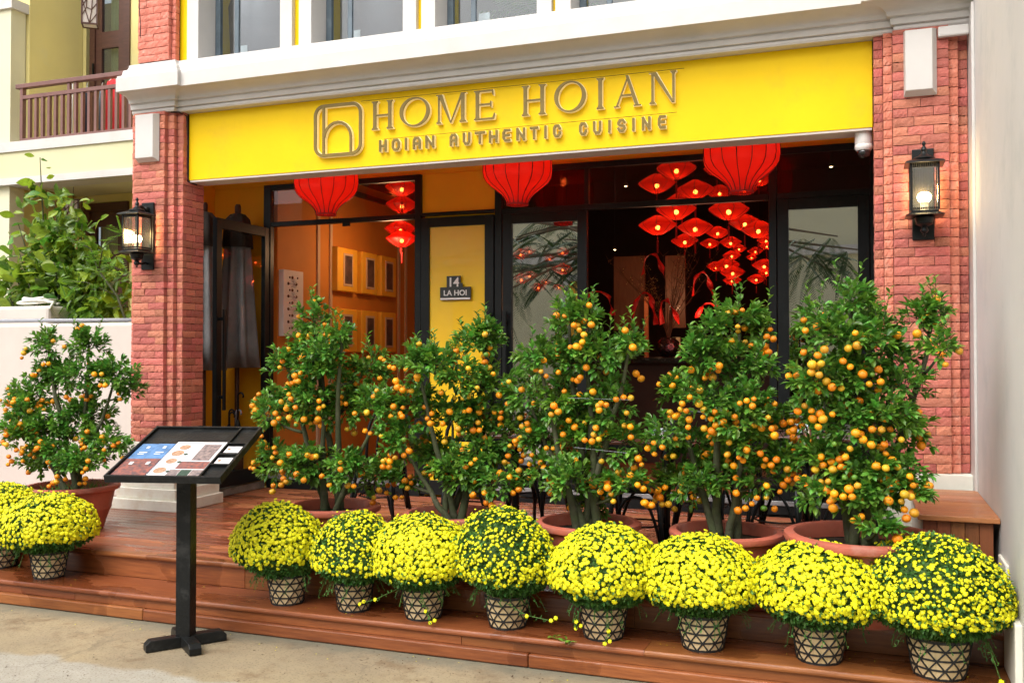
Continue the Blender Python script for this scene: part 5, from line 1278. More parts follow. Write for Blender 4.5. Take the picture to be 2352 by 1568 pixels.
# ------------------------------------------------------------------ kumquat trees in terracotta pots
def leaf_quad(mb, p, d, up, L_, w, rg):
    """folded pointed leaf: two long faces meeting at the midrib"""
    d = d.normalized(); s_ = d.cross(up)
    if s_.length < 1e-3: s_ = d.cross(Vector((1, 0, 0)))
    s_.normalize(); nn = s_.cross(d).normalized()
    n = len(mb.v); b = p; m1 = p + d * L_ * .55 + nn * L_ * .02; t = p + d * L_ - nn * L_ * rg.uniform(0, .16)
    q1 = p + d * L_ * .3; q2 = p + d * L_ * .72 - nn * L_ * .03
    mb.v += [tuple(b), tuple(m1), tuple(t), tuple(q1 + s_ * w * .46 + nn * w * .22), tuple(q2 + s_ * w * .42 + nn * w * .18), tuple(q1 - s_ * w * .46 + nn * w * .22), tuple(q2 - s_ * w * .42 + nn * w * .18)]
    mb.f += [(n, n + 3, n + 4, n + 1), (n + 1, n + 4, n + 2), (n, n + 1, n + 6, n + 5), (n + 1, n + 2, n + 6)]; mb.m += [mb.mi] * 4
def rv(rg): 
    while True:
        v = Vector((rg.uniform(-1, 1), rg.uniform(-1, 1), rg.uniform(-1, 1)))
        if .05 < v.length < 1: return v.normalized()
def fruit_mesh(m):
    mb = MB(); P = []
    for i in range(9):
        a = math.pi * i / 8; r = math.sin(a); z = -math.cos(a) * .93
        if i == 8: z -= .05
        P.append((max(r, .001), z))
    mb.lathe(P, 12, cap=False); mb.tube([(0, 0, .9), (.05, 0, 1.25)], .06, 4)
    me = mb.mesh('fruit', m, True); return me
FM = [fruit_mesh(MT['fruit']), fruit_mesh(MT['fruitgy']), fruit_mesh(MT['fruitg'])]

def pot(parent, r, h):
    def B(mb, name, m, **k): return mb.build(name, m, parent, rel=False, **k)
    wob = lambda th, z: 1 + .006 * math.sin(th * 3 + 1) + .004 * math.sin(th * 7)
    mb = MB()
    P = [(.62 * r, 0), (.66 * r, .04 * h), (.70 * r, .2 * h), (.78 * r, .42 * h), (.805 * r, .46 * h), (.815 * r, .49 * h), (.81 * r, .52 * h), (.86 * r, .74 * h), (.885 * r, .86 * h), (.93 * r, .88 * h), (.985 * r, .90 * h), (1.0 * r, .94 * h), (.99 * r, .98 * h), (.95 * r, 1.0 * h),
         (.87 * r, 1.0 * h), (.845 * r, .97 * h), (.835 * r, .80 * h)]
    mb.lathe(P, 56, mod=wob); B(mb, 'pot', MT['pot'], smooth='auto')
    mb = MB()
    n = 24; P = [(.01, .84 * h), (.3 * r, .835 * h), (.6 * r, .82 * h), (.838 * r, .81 * h)]
    mb.lathe([(a, z) for a, z in P], n, mod=lambda th, z: 1, cap=True); B(mb, 'soil', MT['soil'], smooth=True)
def kumquat(k, label, nfruit, leafdens=1.0, r=.3, fr=.0196, sway=0):
    (cx, cy, cz), lobes = TREES[k]; nfruit = int(nfruit * 1.35)
    h = cz - DZ
    t = thing('kumquat_tree', (cx, cy, DZ), label, 'potted tree', 'kumquat trees in terracotta pots')
    pot(t, r, h)
    rg = random.Random(100 + k)
    zs = .82 * h
    L_ = [(Vector((a, b, c + h)), rx, rz) for a, b, c, rx, rz in lobes]
    # stems
    order = sorted(L_, key=lambda q: -q[0].z)
    nodes = []
    mainr = []
    nm = 5
    picks = []
    for q in order:
        if len(picks) < nm and all(abs(q[0].x - p[0].x) > .09 or abs(q[0].z - p[0].z) > .3 for p in picks): picks.append(q)
    used = set()
    st = []
    for i, q in enumerate(picks):
        a = 2 * math.pi * i / nm
        p0 = Vector((.05 * math.cos(a), .035 * math.sin(a), zs - .03)); c = q[0]
        p1 = Vector((c.x * .30 + p0.x, c.y * .4 + p0.y, zs + (c.z - zs) * .30)); p2 = Vector((c.x * .72, c.y * .8, zs + (c.z - zs) * .62))
        pts = []
        for j in range(13):
            s_ = j / 12
            b = ((1 - s_) ** 3 * p0 + 3 * s_ * (1 - s_) ** 2 * p1 + 3 * s_ ** 2 * (1 - s_) * p2 + s_ ** 3 * c)
            b += Vector((rg.uniform(-1, 1), rg.uniform(-1, 1), 0)) * .008
            pts.append(b)
        r0 = .017 + .010 * (c.z - zs); rad = [r0 * (1 - .72 * j / 12) for j in range(13)]
        mb = MB(); mb.tube(pts, rad, 8); mb.build('stem', MT['bark'], t, smooth=True, rel=False)
        st += [(p, rad[j]) for j, p in enumerate(pts)]
    br = MB()
    for q in L_:
        if any(q is p for p in picks): continue
        c = q[0]
        cand = [(p, r_) for p, r_ in st if p.z < c.z - .02 and p.z > zs]
        if not cand: cand = [(Vector((0, 0, zs)), .012)]
        p, r_ = min(cand, key=lambda e: (e[0] - c).length + abs((c.z - e[0].z) - .5 * math.hypot(c.x - e[0].x, c.y - e[0].y)) * .5)
        mid = (p + c) / 2 + Vector((0, 0, -.03)); pts = [p * (1 - s_) ** 2 + mid * 2 * s_ * (1 - s_) + c * s_ ** 2 for s_ in [j / 6 for j in range(7)]]
        r0 = min(r_ * .8, .012); br.tube(pts, [r0 * (1 - .6 * j / 6) for j in range(7)], 6)
    lf = MB()
    allc = [(q[0], q[1], q[2]) for q in L_]
    mz = max(q[0].z for q in L_); xm = sum(q[0].x for q in L_) / len(L_)
    for j in range(3):
        z = zs + .3 + (mz - zs - .5) * j / 2; allc.append((Vector((xm * .6 + rg.uniform(-.14, .14), rg.uniform(-.22, .1), z)), .13, .11))
    for (c, rx, rz) in allc:
        ry = (rx + rz) / 2 * 1.0
        nt = int((8 + 760 * rx * ry) * leafdens * (1.0 + rz * 3))
        for _ in range(nt):
            d = rv(rg); d.z = d.z * .8 + .35; d.normalize()
            if d.y > .3 and rg.random() < .35: d.y = -d.y
            e = c + Vector((d.x * rx, d.y * ry, d.z * rz)) * rg.uniform(.78, 1.2)
            if e.z < zs + .08 and not (k == 5 and c.z < zs + .1): e.z = zs + .08 + rg.random() * .06
            s0 = c + Vector((d.x * rx, d.y * ry, d.z * rz)) * rg.uniform(.0, .35) + rv(rg) * .02
            dirv = (e - s0); ln = dirv.length
            mid = (s0 + e) / 2 + Vector((0, 0, -.012)) + rv(rg) * .012
            br.tube([s0, mid, e], [.003, .0022, .0012], 3, cap=False)
            nl = max(4, int(ln / .014))
            new = rg.random() < .13
            lf.mi = 1 if new else 0
            ph = rg.random() * 6.28
            for j in range(nl):
                s_ = .22 + .78 * (j + .5) / nl
                p = s0 * (1 - s_) ** 2 + mid * 2 * s_ * (1 - s_) + e * s_ ** 2
                ax = dirv.normalized(); a = ph + j * 2.4
                u = ax.cross(Vector((0, 0, 1))); 
                if u.length < .1: u = Vector((1, 0, 0))
                u.normalize(); v = ax.cross(u)
                out_ = u * math.cos(a) + v * math.sin(a)
                dd = ax * rg.uniform(.35, .9) + out_ * rg.uniform(.6, 1.0) + Vector((0, 0, .12))
                leaf_quad(lf, p, dd, Vector((0, 0, 1)) + rv(rg) * .55, rg.uniform(.038, .062) * (1.04 if new else 1), rg.uniform(.021, .030), rg)
            for j in range(4):
                a = ph + j * 1.6; out_ = u * math.cos(a) + v * math.sin(a)
                leaf_quad(lf, e, ax * 1.0 + out_ * .55, Vector((0, 0, 1)) + rv(rg) * .4, rg.uniform(.04, .06), .026, rg)
        # a few upright shoots
        if c.z > .75 * max(q[0].z for q in allc):
            for _ in range(2):
                s0 = c + Vector((rg.uniform(-.6, .6) * rx, rg.uniform(-.5, .5) * ry, rz * .6)); e = s0 + Vector((rg.uniform(-.05, .05), rg.uniform(-.04, .04), rg.uniform(.08, .17)))
                br.tube([s0, (s0 + e) / 2, e], [.003, .002, .001], 3, cap=False); lf.mi = 1 if rg.random() < .4 else 0
                for j in range(9):
                    p = s0.lerp(e, .1 + .9 * j / 8); a = j * 2.4; leaf_quad(lf, p, Vector((math.cos(a), math.sin(a), .9)), Vector((0, 0, 1)) + rv(rg) * .3, rg.uniform(.03, .046), .017, rg)
    tag(br.build('twigs', MT['bark'], t, rel=False, smooth=True, recalc=False), kind='stuff')
    tag(lf.build('foliage', [MT['leaf'], MT['leafnew']], t, rel=False, recalc=False), kind='stuff')
    # fruit, one by one
    pos = []
    wts = [q[1] * q[2] * (1.35 if q[0].z < .75 * order[0][0].z else .75) for q in L_]
    tries = 0
    while len(pos) < nfruit and tries < 4000:
        tries += 1
        if pos and rg.random() < .42:
            o = pos[-1][0]; p = o + Vector((rg.uniform(-1, 1), rg.uniform(-.4, .3), rg.uniform(-.9, .5))).normalized() * fr * 2.05
        else:
            c, rx, rz = rg.choices(L_, wts)[0]; ry = (rx + rz) / 2
            d = rv(rg); d.y = -abs(d.y) * .9 - .12 if rg.random() < .86 else d.y; d.z = d.z * .9 - .15; d.normalize()
            p = c + Vector((d.x * rx, d.y * ry, d.z * rz)) * rg.uniform(1.02, 1.24) + Vector((0, -.01, -.02))
        if p.z < zs + .03: continue
        if any((p - q[0]).length < fr * 1.9 for q in pos): continue
        pos.append((p, 1))
    for p, _ in pos:
        q = rg.random(); me = FM[2] if q < .07 else (FM[1] if q < .27 else FM[0])
        s_ = fr * rg.uniform(.72, 1.15) * (.82 if me is FM[2] else 1)
        inst('fruit', me, t, tuple(p), (rg.uniform(-.5, .5), rg.uniform(-.5, .5), rg.uniform(0, 6)), (s_, s_, s_ * rg.uniform(.9, 1.0)))
    return t
kumquat(0, 'kumquat tree in a terracotta pot on the far left in front of the low wall', 105, r=.335, fr=.0196)
t1 = kumquat(1, 'narrow pointed kumquat tree right of the menu stand, before the orange room', 120, r=.298)
t2 = kumquat(2, 'low flat-topped kumquat tree in front of the yellow wall under the number plaque', 125, r=.300)
t3 = kumquat(3, 'kumquat tree with pale bare stems before the closed glass door', 112, r=.300)
t4 = kumquat(4, 'fruit-laden kumquat tree before the dark doorway with the lanterns', 150, r=.305)
t5 = kumquat(5, 'tallest kumquat tree in the widest pot beside the right brick pier', 135, r=.375, fr=.0212)
# tie lines
for i, (a, b, lb) in enumerate((((-1.55, 5.0, 1.36), (-1.18, 5.0, 1.355), 'upper'), ((-1.50, 5.0, 1.09), (-1.2, 5.0, 1.07), 'lower'))):
    mb = MB(); mb.tube([a, b], .0009, 4); tag(mb.build('tie_string', MT['pipe']), '%s thin string tied across the stems of the kumquat tree with bare stems' % lb, 'string')

# ------------------------------------------------------------------ chrysanthemums in wicker pots
def flower_mesh(seed, m):
    rg = random.Random(seed); mb = MB(); n = 14
    mb.v.append((0, 0, .42))
    for k in range(n):
        a = 2 * math.pi * k / n; r = .55 + (.12 if k % 2 else -.04) + rg.uniform(-.04, .04); mb.v.append((r * math.cos(a), r * math.sin(a), .36 + rg.uniform(-.05, .05)))
    for k in range(n):
        a = 2 * math.pi * (k + .5) / n; r = .98 + (.1 if k % 2 else -.16) + rg.uniform(-.05, .05); mb.v.append((r * math.cos(a), r * math.sin(a), .04 + rg.uniform(-.06, .08)))
    for k in range(n):
        a = 2 * math.pi * k / n; mb.v.append((.35 * math.cos(a), .35 * math.sin(a), -.25))
    for k in range(n):
        j = (k + 1) % n
        mb.f += [(0, 1 + k, 1 + j), (1 + k, 1 + n + k, 1 + j), (1 + j, 1 + n + k, 1 + n + j), (1 + n + k, 1 + 2 * n + j, 1 + n + j), (1 + n + k, 1 + 2 * n + k, 1 + 2 * n + j)]; mb.m += [0] * 5
    return mb
FLS = [flower_mesh(s_, None) for s_ in range(4)]
FLM = [f.mesh('flower', MT['mum'], False) for f in FLS]
def bud_mb():
    mb = MB(); mb.lathe([(.3, -.3), (.75, -.05), (.85, .3), (.5, .65), (.05, .7)], 8, mod=lambda th, z: 1 + .08 * math.cos(th * 4)); return mb
BUD = bud_mb(); BUDM = BUD.mesh('flower', MT['mum'], False)

def wicker(t, r, h):
    def B(mb, name, m, **k): return mb.build(name, m, t, rel=False, **k)
    mb = MB(); n = 44
    mb.lathe([(.74 * r, 0), (.80 * r, .06 * h), (.88 * r, .35 * h), (.95 * r, .7 * h), (1.0 * r, h), (.9 * r, h), (.87 * r, .9 * h)], n, mod=lambda th, z: 1 + .012 * (1 if int(th / (2 * math.pi) * n + .5) % 2 else -1)); B(mb, 'basket', MT['wick'])
    R_ = lambda z: (.755 + .25 * (z / h) ** .8) * r + .002
    for i, zz in enumerate((.03, .27, .51, .75, .96)):
        mb = MB(); z = zz * h; rr = R_(z); hw = .0042 if i not in (0, 4) else .0062
        mb.lathe([(rr - .001, z - hw), (rr + .0028, z - hw), (rr + .0028, z + hw), (rr - .001, z + hw)], 40, closed=True); B(mb, 'hoop', MT['wickblack'])
    mb = MB(); nd = 11
    for s_ in (1, -1):
        for k in range(nd):
            pts = []
            for j in range(13):
                z = .03 * h + .93 * h * j / 12; th = 2 * math.pi * (k + s_ * 2.0 * j / 12 * 1.0) / nd
                rr = R_(z) + (.0015 if s_ > 0 else .0025)
                pts.append((rr * math.cos(th), rr * math.sin(th), z))
            mb.tube(pts, .0042, 4, cap=False)
    B(mb, 'lattice_strips', MT['wickblack'])
def mum(x, y_, r, ztop, br, bh, label, green=0.0, seed=0, n=1900, base=.155):
    t = thing('chrysanthemum', (x, y_, base), label, 'potted flowers', 'yellow chrysanthemums in wicker pots on the lower step')
    bh += .022; wicker(t, br, bh)
    rg = random.Random(seed); zt = ztop - base
    zc = bh + (zt - bh) * .36; up_ = zt - zc; dn = zc - bh + .012
    lean = -.06 if seed == 11 else 0.0
    lump = [(rv(rg), rg.uniform(.03, .10)) for _ in range(10)]
    def surf(d):
        k = 1 + sum(a * max(0, d.dot(v)) ** 3 for v, a in lump) - .06 + .05 * mnoise.noise(d * 2.2 + Vector((seed * 3.1, 0, 0)))
        rz = up_ if d.z > 0 else dn
        rr = r * (1 if d.z > 0 else (1 - .25 * d.z * d.z))
        return Vector((d.x * rr * k + lean * min(1, .4 + d.z + .6), d.y * rr * .93 * k, zc + d.z * rz * k))
    # foliage: dark inner mass + leaves
    lf = MB(); 
    m_, n_ = 14, 26; b0 = len(lf.v)
    for i in range(m_ + 1):
        th = math.pi * i / m_
        for k in range(n_):
            ph = 2 * math.pi * k / n_; d = Vector((math.sin(th) * math.cos(ph), math.sin(th) * math.sin(ph), -math.cos(th)))
            s_ = surf(d); s_ = Vector((s_.x * .88, s_.y * .88, zc + (s_.z - zc) * .88)); lf.v.append(tuple(s_ * 1.0 + rv(rg) * .008))
    for i in range(m_):
        for k in range(n_): j = (k + 1) % n_; lf.f.append((b0 + i * n_ + k, b0 + i * n_ + j, b0 + (i + 1) * n_ + j, b0 + (i + 1) * n_ + k)); lf.m.append(0)
    for _ in range(int((5600 + 5000 * green) * (r / .28) ** 2)):
        d = rv(rg)
        if d.y > .55: continue
        p = surf(d); p = Vector((p.x, p.y, p.z)) 
        c0 = Vector((0, 0, zc)); p = c0 + (p - c0) * rg.uniform(.88, 1.01)
        leaf_quad(lf, p, d * .8 + rv(rg) * .9, Vector((0, 0, 1)) + rv(rg) * .5, rg.uniform(.016, .03), rg.uniform(.009, .015), rg)
    # stray hanging stems
    for _ in range(14):
        a = rg.uniform(math.pi, 2 * math.pi); p0 = Vector((r * .6 * math.cos(a), r * .6 * math.sin(a), bh + .02)); p1 = p0 + Vector((math.cos(a) * rg.uniform(.02, .07), math.sin(a) * .04, -rg.uniform(.03, .10)))
        lf.tube([p0, (p0 + p1) / 2 + Vector((0, 0, .015)), p1], .0013, 3)
        for j in range(6): leaf_quad(lf, p0.lerp(p1, j / 5), rv(rg), Vector((0, 0, 1)), .016, .009, rg)
    tag(lf.build('foliage', MT['mumleaf'], t, rel=False, recalc=False), kind='stuff')
    fl = []
    N = int(n * (r / .27) ** 2 * (1 + 1.3 * green))
    ga = math.pi * (3 - math.sqrt(5))
    for i in range(N):
        z = 1 - 1.55 * (i + .5) / N; rr = math.sqrt(max(0, 1 - z * z)); a = i * ga
        d = Vector((rr * math.cos(a), rr * math.sin(a), z)) + rv(rg) * .035; d.normalize()
        if d.y > .62: continue
        if z < .05 and rg.random() < (-z + .05) * 1.9: continue
        nn = mnoise.noise(d * 2.6 + Vector((seed, 0, 0)))
        if rg.random() < green * (.5 + .6 * max(0, d.z)) + max(0, nn) * (.25 + .5 * green): continue
        p = surf(d); sz = rg.uniform(.0102, .0150)
        if green > .2: sz *= .5 + .38 * rg.random() + .35 * max(0, -d.z + .2)
        elif d.z > .75: sz *= .85
        if rg.random() < .12: sz *= .6
        fl.append((p + d * (rg.uniform(-.004, .012) + (rg.random() < .08) * rg.uniform(.005, .022)), d, sz))
    # nearest to the viewer / largest first
    wp = Vector((x, y_, base)); cp = Vector((0, 0, 1.6))
    def vis(q):
        v = (cp - (wp + q[0])); return -(q[2] / v.length) * max(.0, .25 + q[1].dot(v.normalized()))
    fl.sort(key=vis)
    st = MB()
    for i, (p, d, sz) in enumerate(fl):
        dd = (d + Vector((0, -.15, .15)) + rv(rg) * .35).normalized(); qn = dd.to_track_quat('Z', 'Y'); tw = rg.uniform(0, 6.28)
        bud = sz < .0085
        if i < 298:
            o = inst('flower', BUDM if bud else FLM[i % 4], t, tuple(p), (0, 0, 0), (sz, sz, sz)); o.rotation_euler = qn.to_euler()
        else:
            src = BUD if bud else FLS[i % 4]; M_ = qn.to_matrix(); b0 = len(st.v)
            for v in src.v: st.v.append(tuple(p + M_ @ (Vector(v) * sz)))
            for f in src.f: st.f.append(tuple(b0 + e for e in f)); st.m.append(0)
    tag(st.build('flowers', MT['mumstuff'], t, rel=False, recalc=False), kind='stuff')
    return t
MUMS = [(-3.166, 4.755, .262, .709, .112, .150, 'yellow chrysanthemum next right of the menu stand post', 0.0, 11),
        (-2.727, 4.76, .245, .705, .108, .146, 'small yellow chrysanthemum in the gap between the first two kumquat pots', .22, 12),
        (-2.289, 4.755, .280, .712, .118, .152, 'yellow chrysanthemum whose long stems trail over the left of its pot', .04, 13),
        (-1.795, 4.76, .268, .768, .118, .150, 'greener tall chrysanthemum with small buds, in the middle of the row', .5, 14),
        (-1.266, 4.75, .288, .712, .122, .154, 'yellow chrysanthemum in front of the pot with the bare-stemmed kumquat', 0.0, 15),
        (-.759, 4.75, .298, .700, .122, .154, 'dense yellow chrysanthemum in front of the fruit-laden kumquat pot', 0.0, 16),
        (-.212, 4.75, .298, .700, .124, .154, 'dense yellow chrysanthemum before the widest terracotta pot', 0.0, 17),
        (.305, 4.72, .322, .755, .135, .160, 'large green chrysanthemum with scattered small blooms at the right wall', .45, 18),
        (-4.983, 4.76, .292, .690, .112, .150, 'yellow chrysanthemum on the left of the menu stand, before the left kumquat pot', 0.0, 19),
        (-5.53, 4.88, .285, .72, .112, .150, 'yellow chrysanthemum cut by the left edge of the photo', .12, 20)]
for q in MUMS: mum(*q[:7], green=q[7], seed=q[8])
# trailing stems over pots
def trail(p0, pts, label):
    rg = random.Random(label); mb = MB(); P = [Vector(p0)] + [Vector(p) for p in pts]
    mb.mi = 0; mb.tube(P, .0018, 4)
    for i in range(len(P) - 1):
        for j in range(7): leaf_quad(mb, P[i].lerp(P[i + 1], j / 7), rv(rg), Vector((0, 0, 1)), .02, .01, rg)
    mb.mi = 1
    src = FLS[0]
    for p in (P[-1], P[-1] + Vector((.025, 0, .015)), P[-2] + Vector((0, -.01, 0))):
        b0 = len(mb.v); M_ = Vector((rg.uniform(-.3, .3), -1, .4)).to_track_quat('Z', 'Y').to_matrix()
        for v in src.v: mb.v.append(tuple(p + M_ @ (Vector(v) * .0115)))
        for f in src.f: mb.f.append(tuple(b0 + e for e in f)); mb.m.append(1)
    tag(mb.build('flower_spray', [MT['mumleaf'], MT['mum']], None, recalc=False), label, 'flower stem', 'loose chrysanthemum stems')
trail((-2.38, 4.62, .33), [(-2.5, 4.6, .27), (-2.6, 4.6, .235)], 'loose leafy stem sticking out left of the third wicker pot')
trail((-2.22, 4.60, .31), [(-2.19, 4.585, .24), (-2.165, 4.58, .18)], 'loose flower stem hanging down the right side of the third wicker pot')
trail((-1.75, 4.6, .32), [(-1.62, 4.58, .27), (-1.49, 4.57, .26)], 'loose stem with two blooms reaching right from the greener chrysanthemum')
trail((-1.35, 4.58, .31), [(-1.355, 4.57, .27), (-1.36, 4.57, .235)], 'short flower stem left of the pot before the bare-stemmed kumquat')
trail((-1.20, 4.58, .32), [(-1.19, 4.57, .24), (-1.21, 4.565, .175)], 'long flower stem right of the pot before the bare-stemmed kumquat')
trail((.50, 4.55, .32), [(.53, 4.50, .22), (.54, 4.50, .12)], 'straggling flower stems beside the pot at the right wall')
# vine leaf on the step edge
mb = MB(); rg = random.Random(8); P = [Vector((-1.50, 4.62, .165)), Vector((-1.43, 4.585, .16)), Vector((-1.36, 4.58, .165))]; mb.tube(P, .0018, 4)
for j in range(12): leaf_quad(mb, P[0].lerp(P[2], j / 12), rv(rg), Vector((0, 0, 1)), .028, .02, rg)
tag(mb.build('vine_sprig', MT['leafnew'], None, recalc=False), 'small green leafy sprig lying on the edge of the lower step', 'sprig')

# ------------------------------------------------------------------ menu stand
ms = thing('menu_stand', (-3.508, 4.29, 0), 'black wooden stand with a tilted framed menu board and cross foot', 'menu stand', None, .254)
def B(mb, name, m, **k): return mb.build(name, m, ms, rel=False, **k)
mb = MB(); mb.box(-.041, .041, -.041, .041, .045, 1.03); B(mb, 'post', MT['blackpaint'], bevel=.004)
for ang in (38, 128):
    mb = MB(); pr = [(-.215, 0.004), (-.215, .040), (-.19, .062), (.19, .062), (.215, .040), (.215, .004)]
    if ang == 128:
        for sx in (-1, 1):
            m2 = MB(); q = [(sx * .034, .0045), (sx * .034, .0615), (sx * .19, .0615), (sx * .215, .040), (sx * .215, .0045)]; m2.prism(q, -.032, .032); o = B(m2, 'foot', MT['blackpaint'], bevel=.003); o.rotation_euler = (0, 0, R(ang))
    else:
        mb.prism(pr, -.033, .033); o = B(mb, 'foot', MT['blackpaint'], bevel=.003); o.rotation_euler = (0, 0, R(ang))
tb = bpy.data.objects.new('menu_board', None); COL.objects.link(tb); tb.parent = ms; tb.location = (0, 0, 1.062); tb.rotation_euler = (.35, 0, 0)
mb = MB(); Wb, Db = .635, .63; a, b_ = Wb / 2, Db / 2
mb.box(-a + .012, a - .012, -b_ + .012, b_ - .012, -.022, -.004)
for q in ((-a, a, -b_, -b_ + .014), (-a, a, b_ - .014, b_), (-a, -a + .012, -b_ + .0145, b_ - .0145), (a - .012, a, -b_ + .0145, b_ - .0145)): mb.box(*q, -.028, .012)
mb.box(a - .125, a - .115, -b_ + .0145, b_ - .0145, -.0035, .010)
for yy in (-.17, -.045, .09): mb.box(a - .1145, a - .0125, yy, yy + .012, -.0035, .012)
o = mb.build('frame', MT['blackpaint'], tb, rel=False, bevel=.0015)
def sheet(name, x0, x1, y0, y1, z, m, sk=0):
    mb = MB(); mb.hexa([(x0, y0, z), (x1, y0, z), (x1 + sk, y1, z), (x0 + sk, y1, z)], [(x0, y0, z + .0015), (x1, y0, z + .0015), (x1 + sk, y1, z + .0015), (x0 + sk, y1, z + .0015)])
    return mb.build(name, MT[m], tb, rel=False)
sheet('poster', -.105, .19, -.295, .13, -.0035, 'printw'); 
for i, x0 in enumerate((-.30, -.205)):
    z = -.0032 + i * .0017
    p_ = sheet('brochure', x0, x0 + .098, -.293, .10, z, 'printb')
    sheet('brochure_photo', x0 + .0005, x0 + .0975, -.292, -.09, z + .0016, 'printr')
    sheet('brochure_lettering', x0 + .03, x0 + .075, -.015, -.006, z + .0016, 'lettw'); sheet('brochure_lettering', x0 + .03, x0 + .065, -.035, -.028, z + .0016, 'lettw'); sheet('brochure_crest', x0 + .045, x0 + .062, .04, .065, z + .0016, 'lettw')
    sheet('brochure_fold', x0 + .04, x0 + .06, -.16, -.13, z + .0032, 'lettw')
sheet('menu_photo', .065, .165, -.10, .095, -.0018, 'printd'); sheet('menu_photo', .02, .18, -.20, -.115, -.0018, 'printr')
for k in range(3): sheet('menu_photo', .0 + k * .062, .058 + k * .062, -.28, -.212, -.0018, 'printgreen' if k == 1 else 'printd')
for x0, y0, r_ in ((-.035, .06, .03), (-.045, -.015, .034), (-.04, -.11, .03), (-.055, -.22, .034)):
    mb = MB(); mb.lathe([(r_, -.0018), (r_, -.0004)], 18, (x0, y0, 0)); mb.build('dish_picture', MT['printf'], tb, rel=False)
    if y0 < .05: 
        mb = MB(); mb.lathe([(.012, -.0018), (.012, -.0003)], 12, (x0 + .05, y0 - .012, 0)); mb.build('dish_picture', MT['printgreen'], tb, rel=False)
for k, yy in enumerate((-.14, .0)): sheet('card', a - .105, a - .022, yy - .01, yy + .065, .002 , 'printw'); sheet('card_print', a - .095, a - .08, yy + .02, yy + .04, .0037, 'printf')

# ------------------------------------------------------------------ bistro chairs and tables on the deck
def chair_proto():
    t = thing('bistro_chair', (0, 0, -30), 'x', 'chair', 'black bentwood chairs on the terrace')
    def B(mb, name, m, **k): return mb.build(name, m, t, rel=False, **k)
    mb = MB(); mb.lathe([(.02, .445), (.19, .445), (.205, .455), (.205, .475), (.19, .482), (.02, .478)], 28); B(mb, 'seat', MT['black'], smooth='auto')
    for sx, sy in ((-1, -1), (1, -1), (-1, 1), (1, 1)):
        mb = MB(); mb.tube([(sx * .14, sy * .14, .45), (sx * .155, sy * .155, .25), (sx * .19, sy * .19, .0)], [.017, .015, .013], 8); B(mb, 'leg', MT['black'], smooth=True)
    for k in range(4):
        a = k * math.pi / 2; mb = MB(); pts = []
        for j in range(11):
            u = -1 + 2 * j / 10; z = .42 - .30 * abs(u) ** 2.6; w = .158 * u; pts.append((w * math.cos(a) + .158 * math.sin(a), w * math.sin(a) - .158 * math.cos(a), z))
        mb.tube(pts, .010, 7); B(mb, 'arch_brace', MT['black'], smooth=True)
    mb = MB(); mb.lathe([(.15, .23), (.158, .236), (.15, .242)], 24, closed=True); B(mb, 'ring_stretcher', MT['black'])
    mb = MB(); pts = []
    for j in range(15):
        a = math.pi * j / 14; pts.append((.185 * math.cos(a), .17 + .05 * math.sin(a), .46 + .44 * math.sin(a) ** .55 if 0 < a < math.pi else .46))
    mb.tube(pts, .013, 8); B(mb, 'back_hoop', MT['black'], smooth=True)
    mb = MB(); pts = []
    for j in range(11):
        a = math.pi * j / 10; pts.append((.10 * math.cos(a), .165 + .04 * math.sin(a), .46 + .30 * math.sin(a) ** .55 if 0 < a < math.pi else .46))
    mb.tube(pts, .009, 7); B(mb, 'back_hoop', MT['black'], smooth=True)
    return t
chp = chair_proto()
CHS = [(-3.42, 6.35, .1, 'black bentwood chair between the first two kumquat trees'), (-2.62, 6.15, .3, 'black bentwood chair behind the flat-topped kumquat tree'), (-2.30, 6.75, 2.8, 'black bentwood chair deeper on the deck behind the flat-topped kumquat'),
       (-1.33, 5.85, -1.5, 'black bentwood chair in the gap before the dark doorway, left of the laid table'), (-.52, 6.3, 1.4, 'black bentwood chair between the two rightmost kumquat trees'), (-1.05, 6.7, 3.0, 'black bentwood chair behind the laid table'), (-.15, 6.2, -1.4, 'black bentwood chair behind the tallest kumquat tree')]
for i, (x, y_, rz, lb) in enumerate(CHS):
    t = chp if i == 0 else copy_tree(chp)
    t.location = (x, y_, DZ); t.rotation_euler = (0, 0, rz); t['label'] = lb
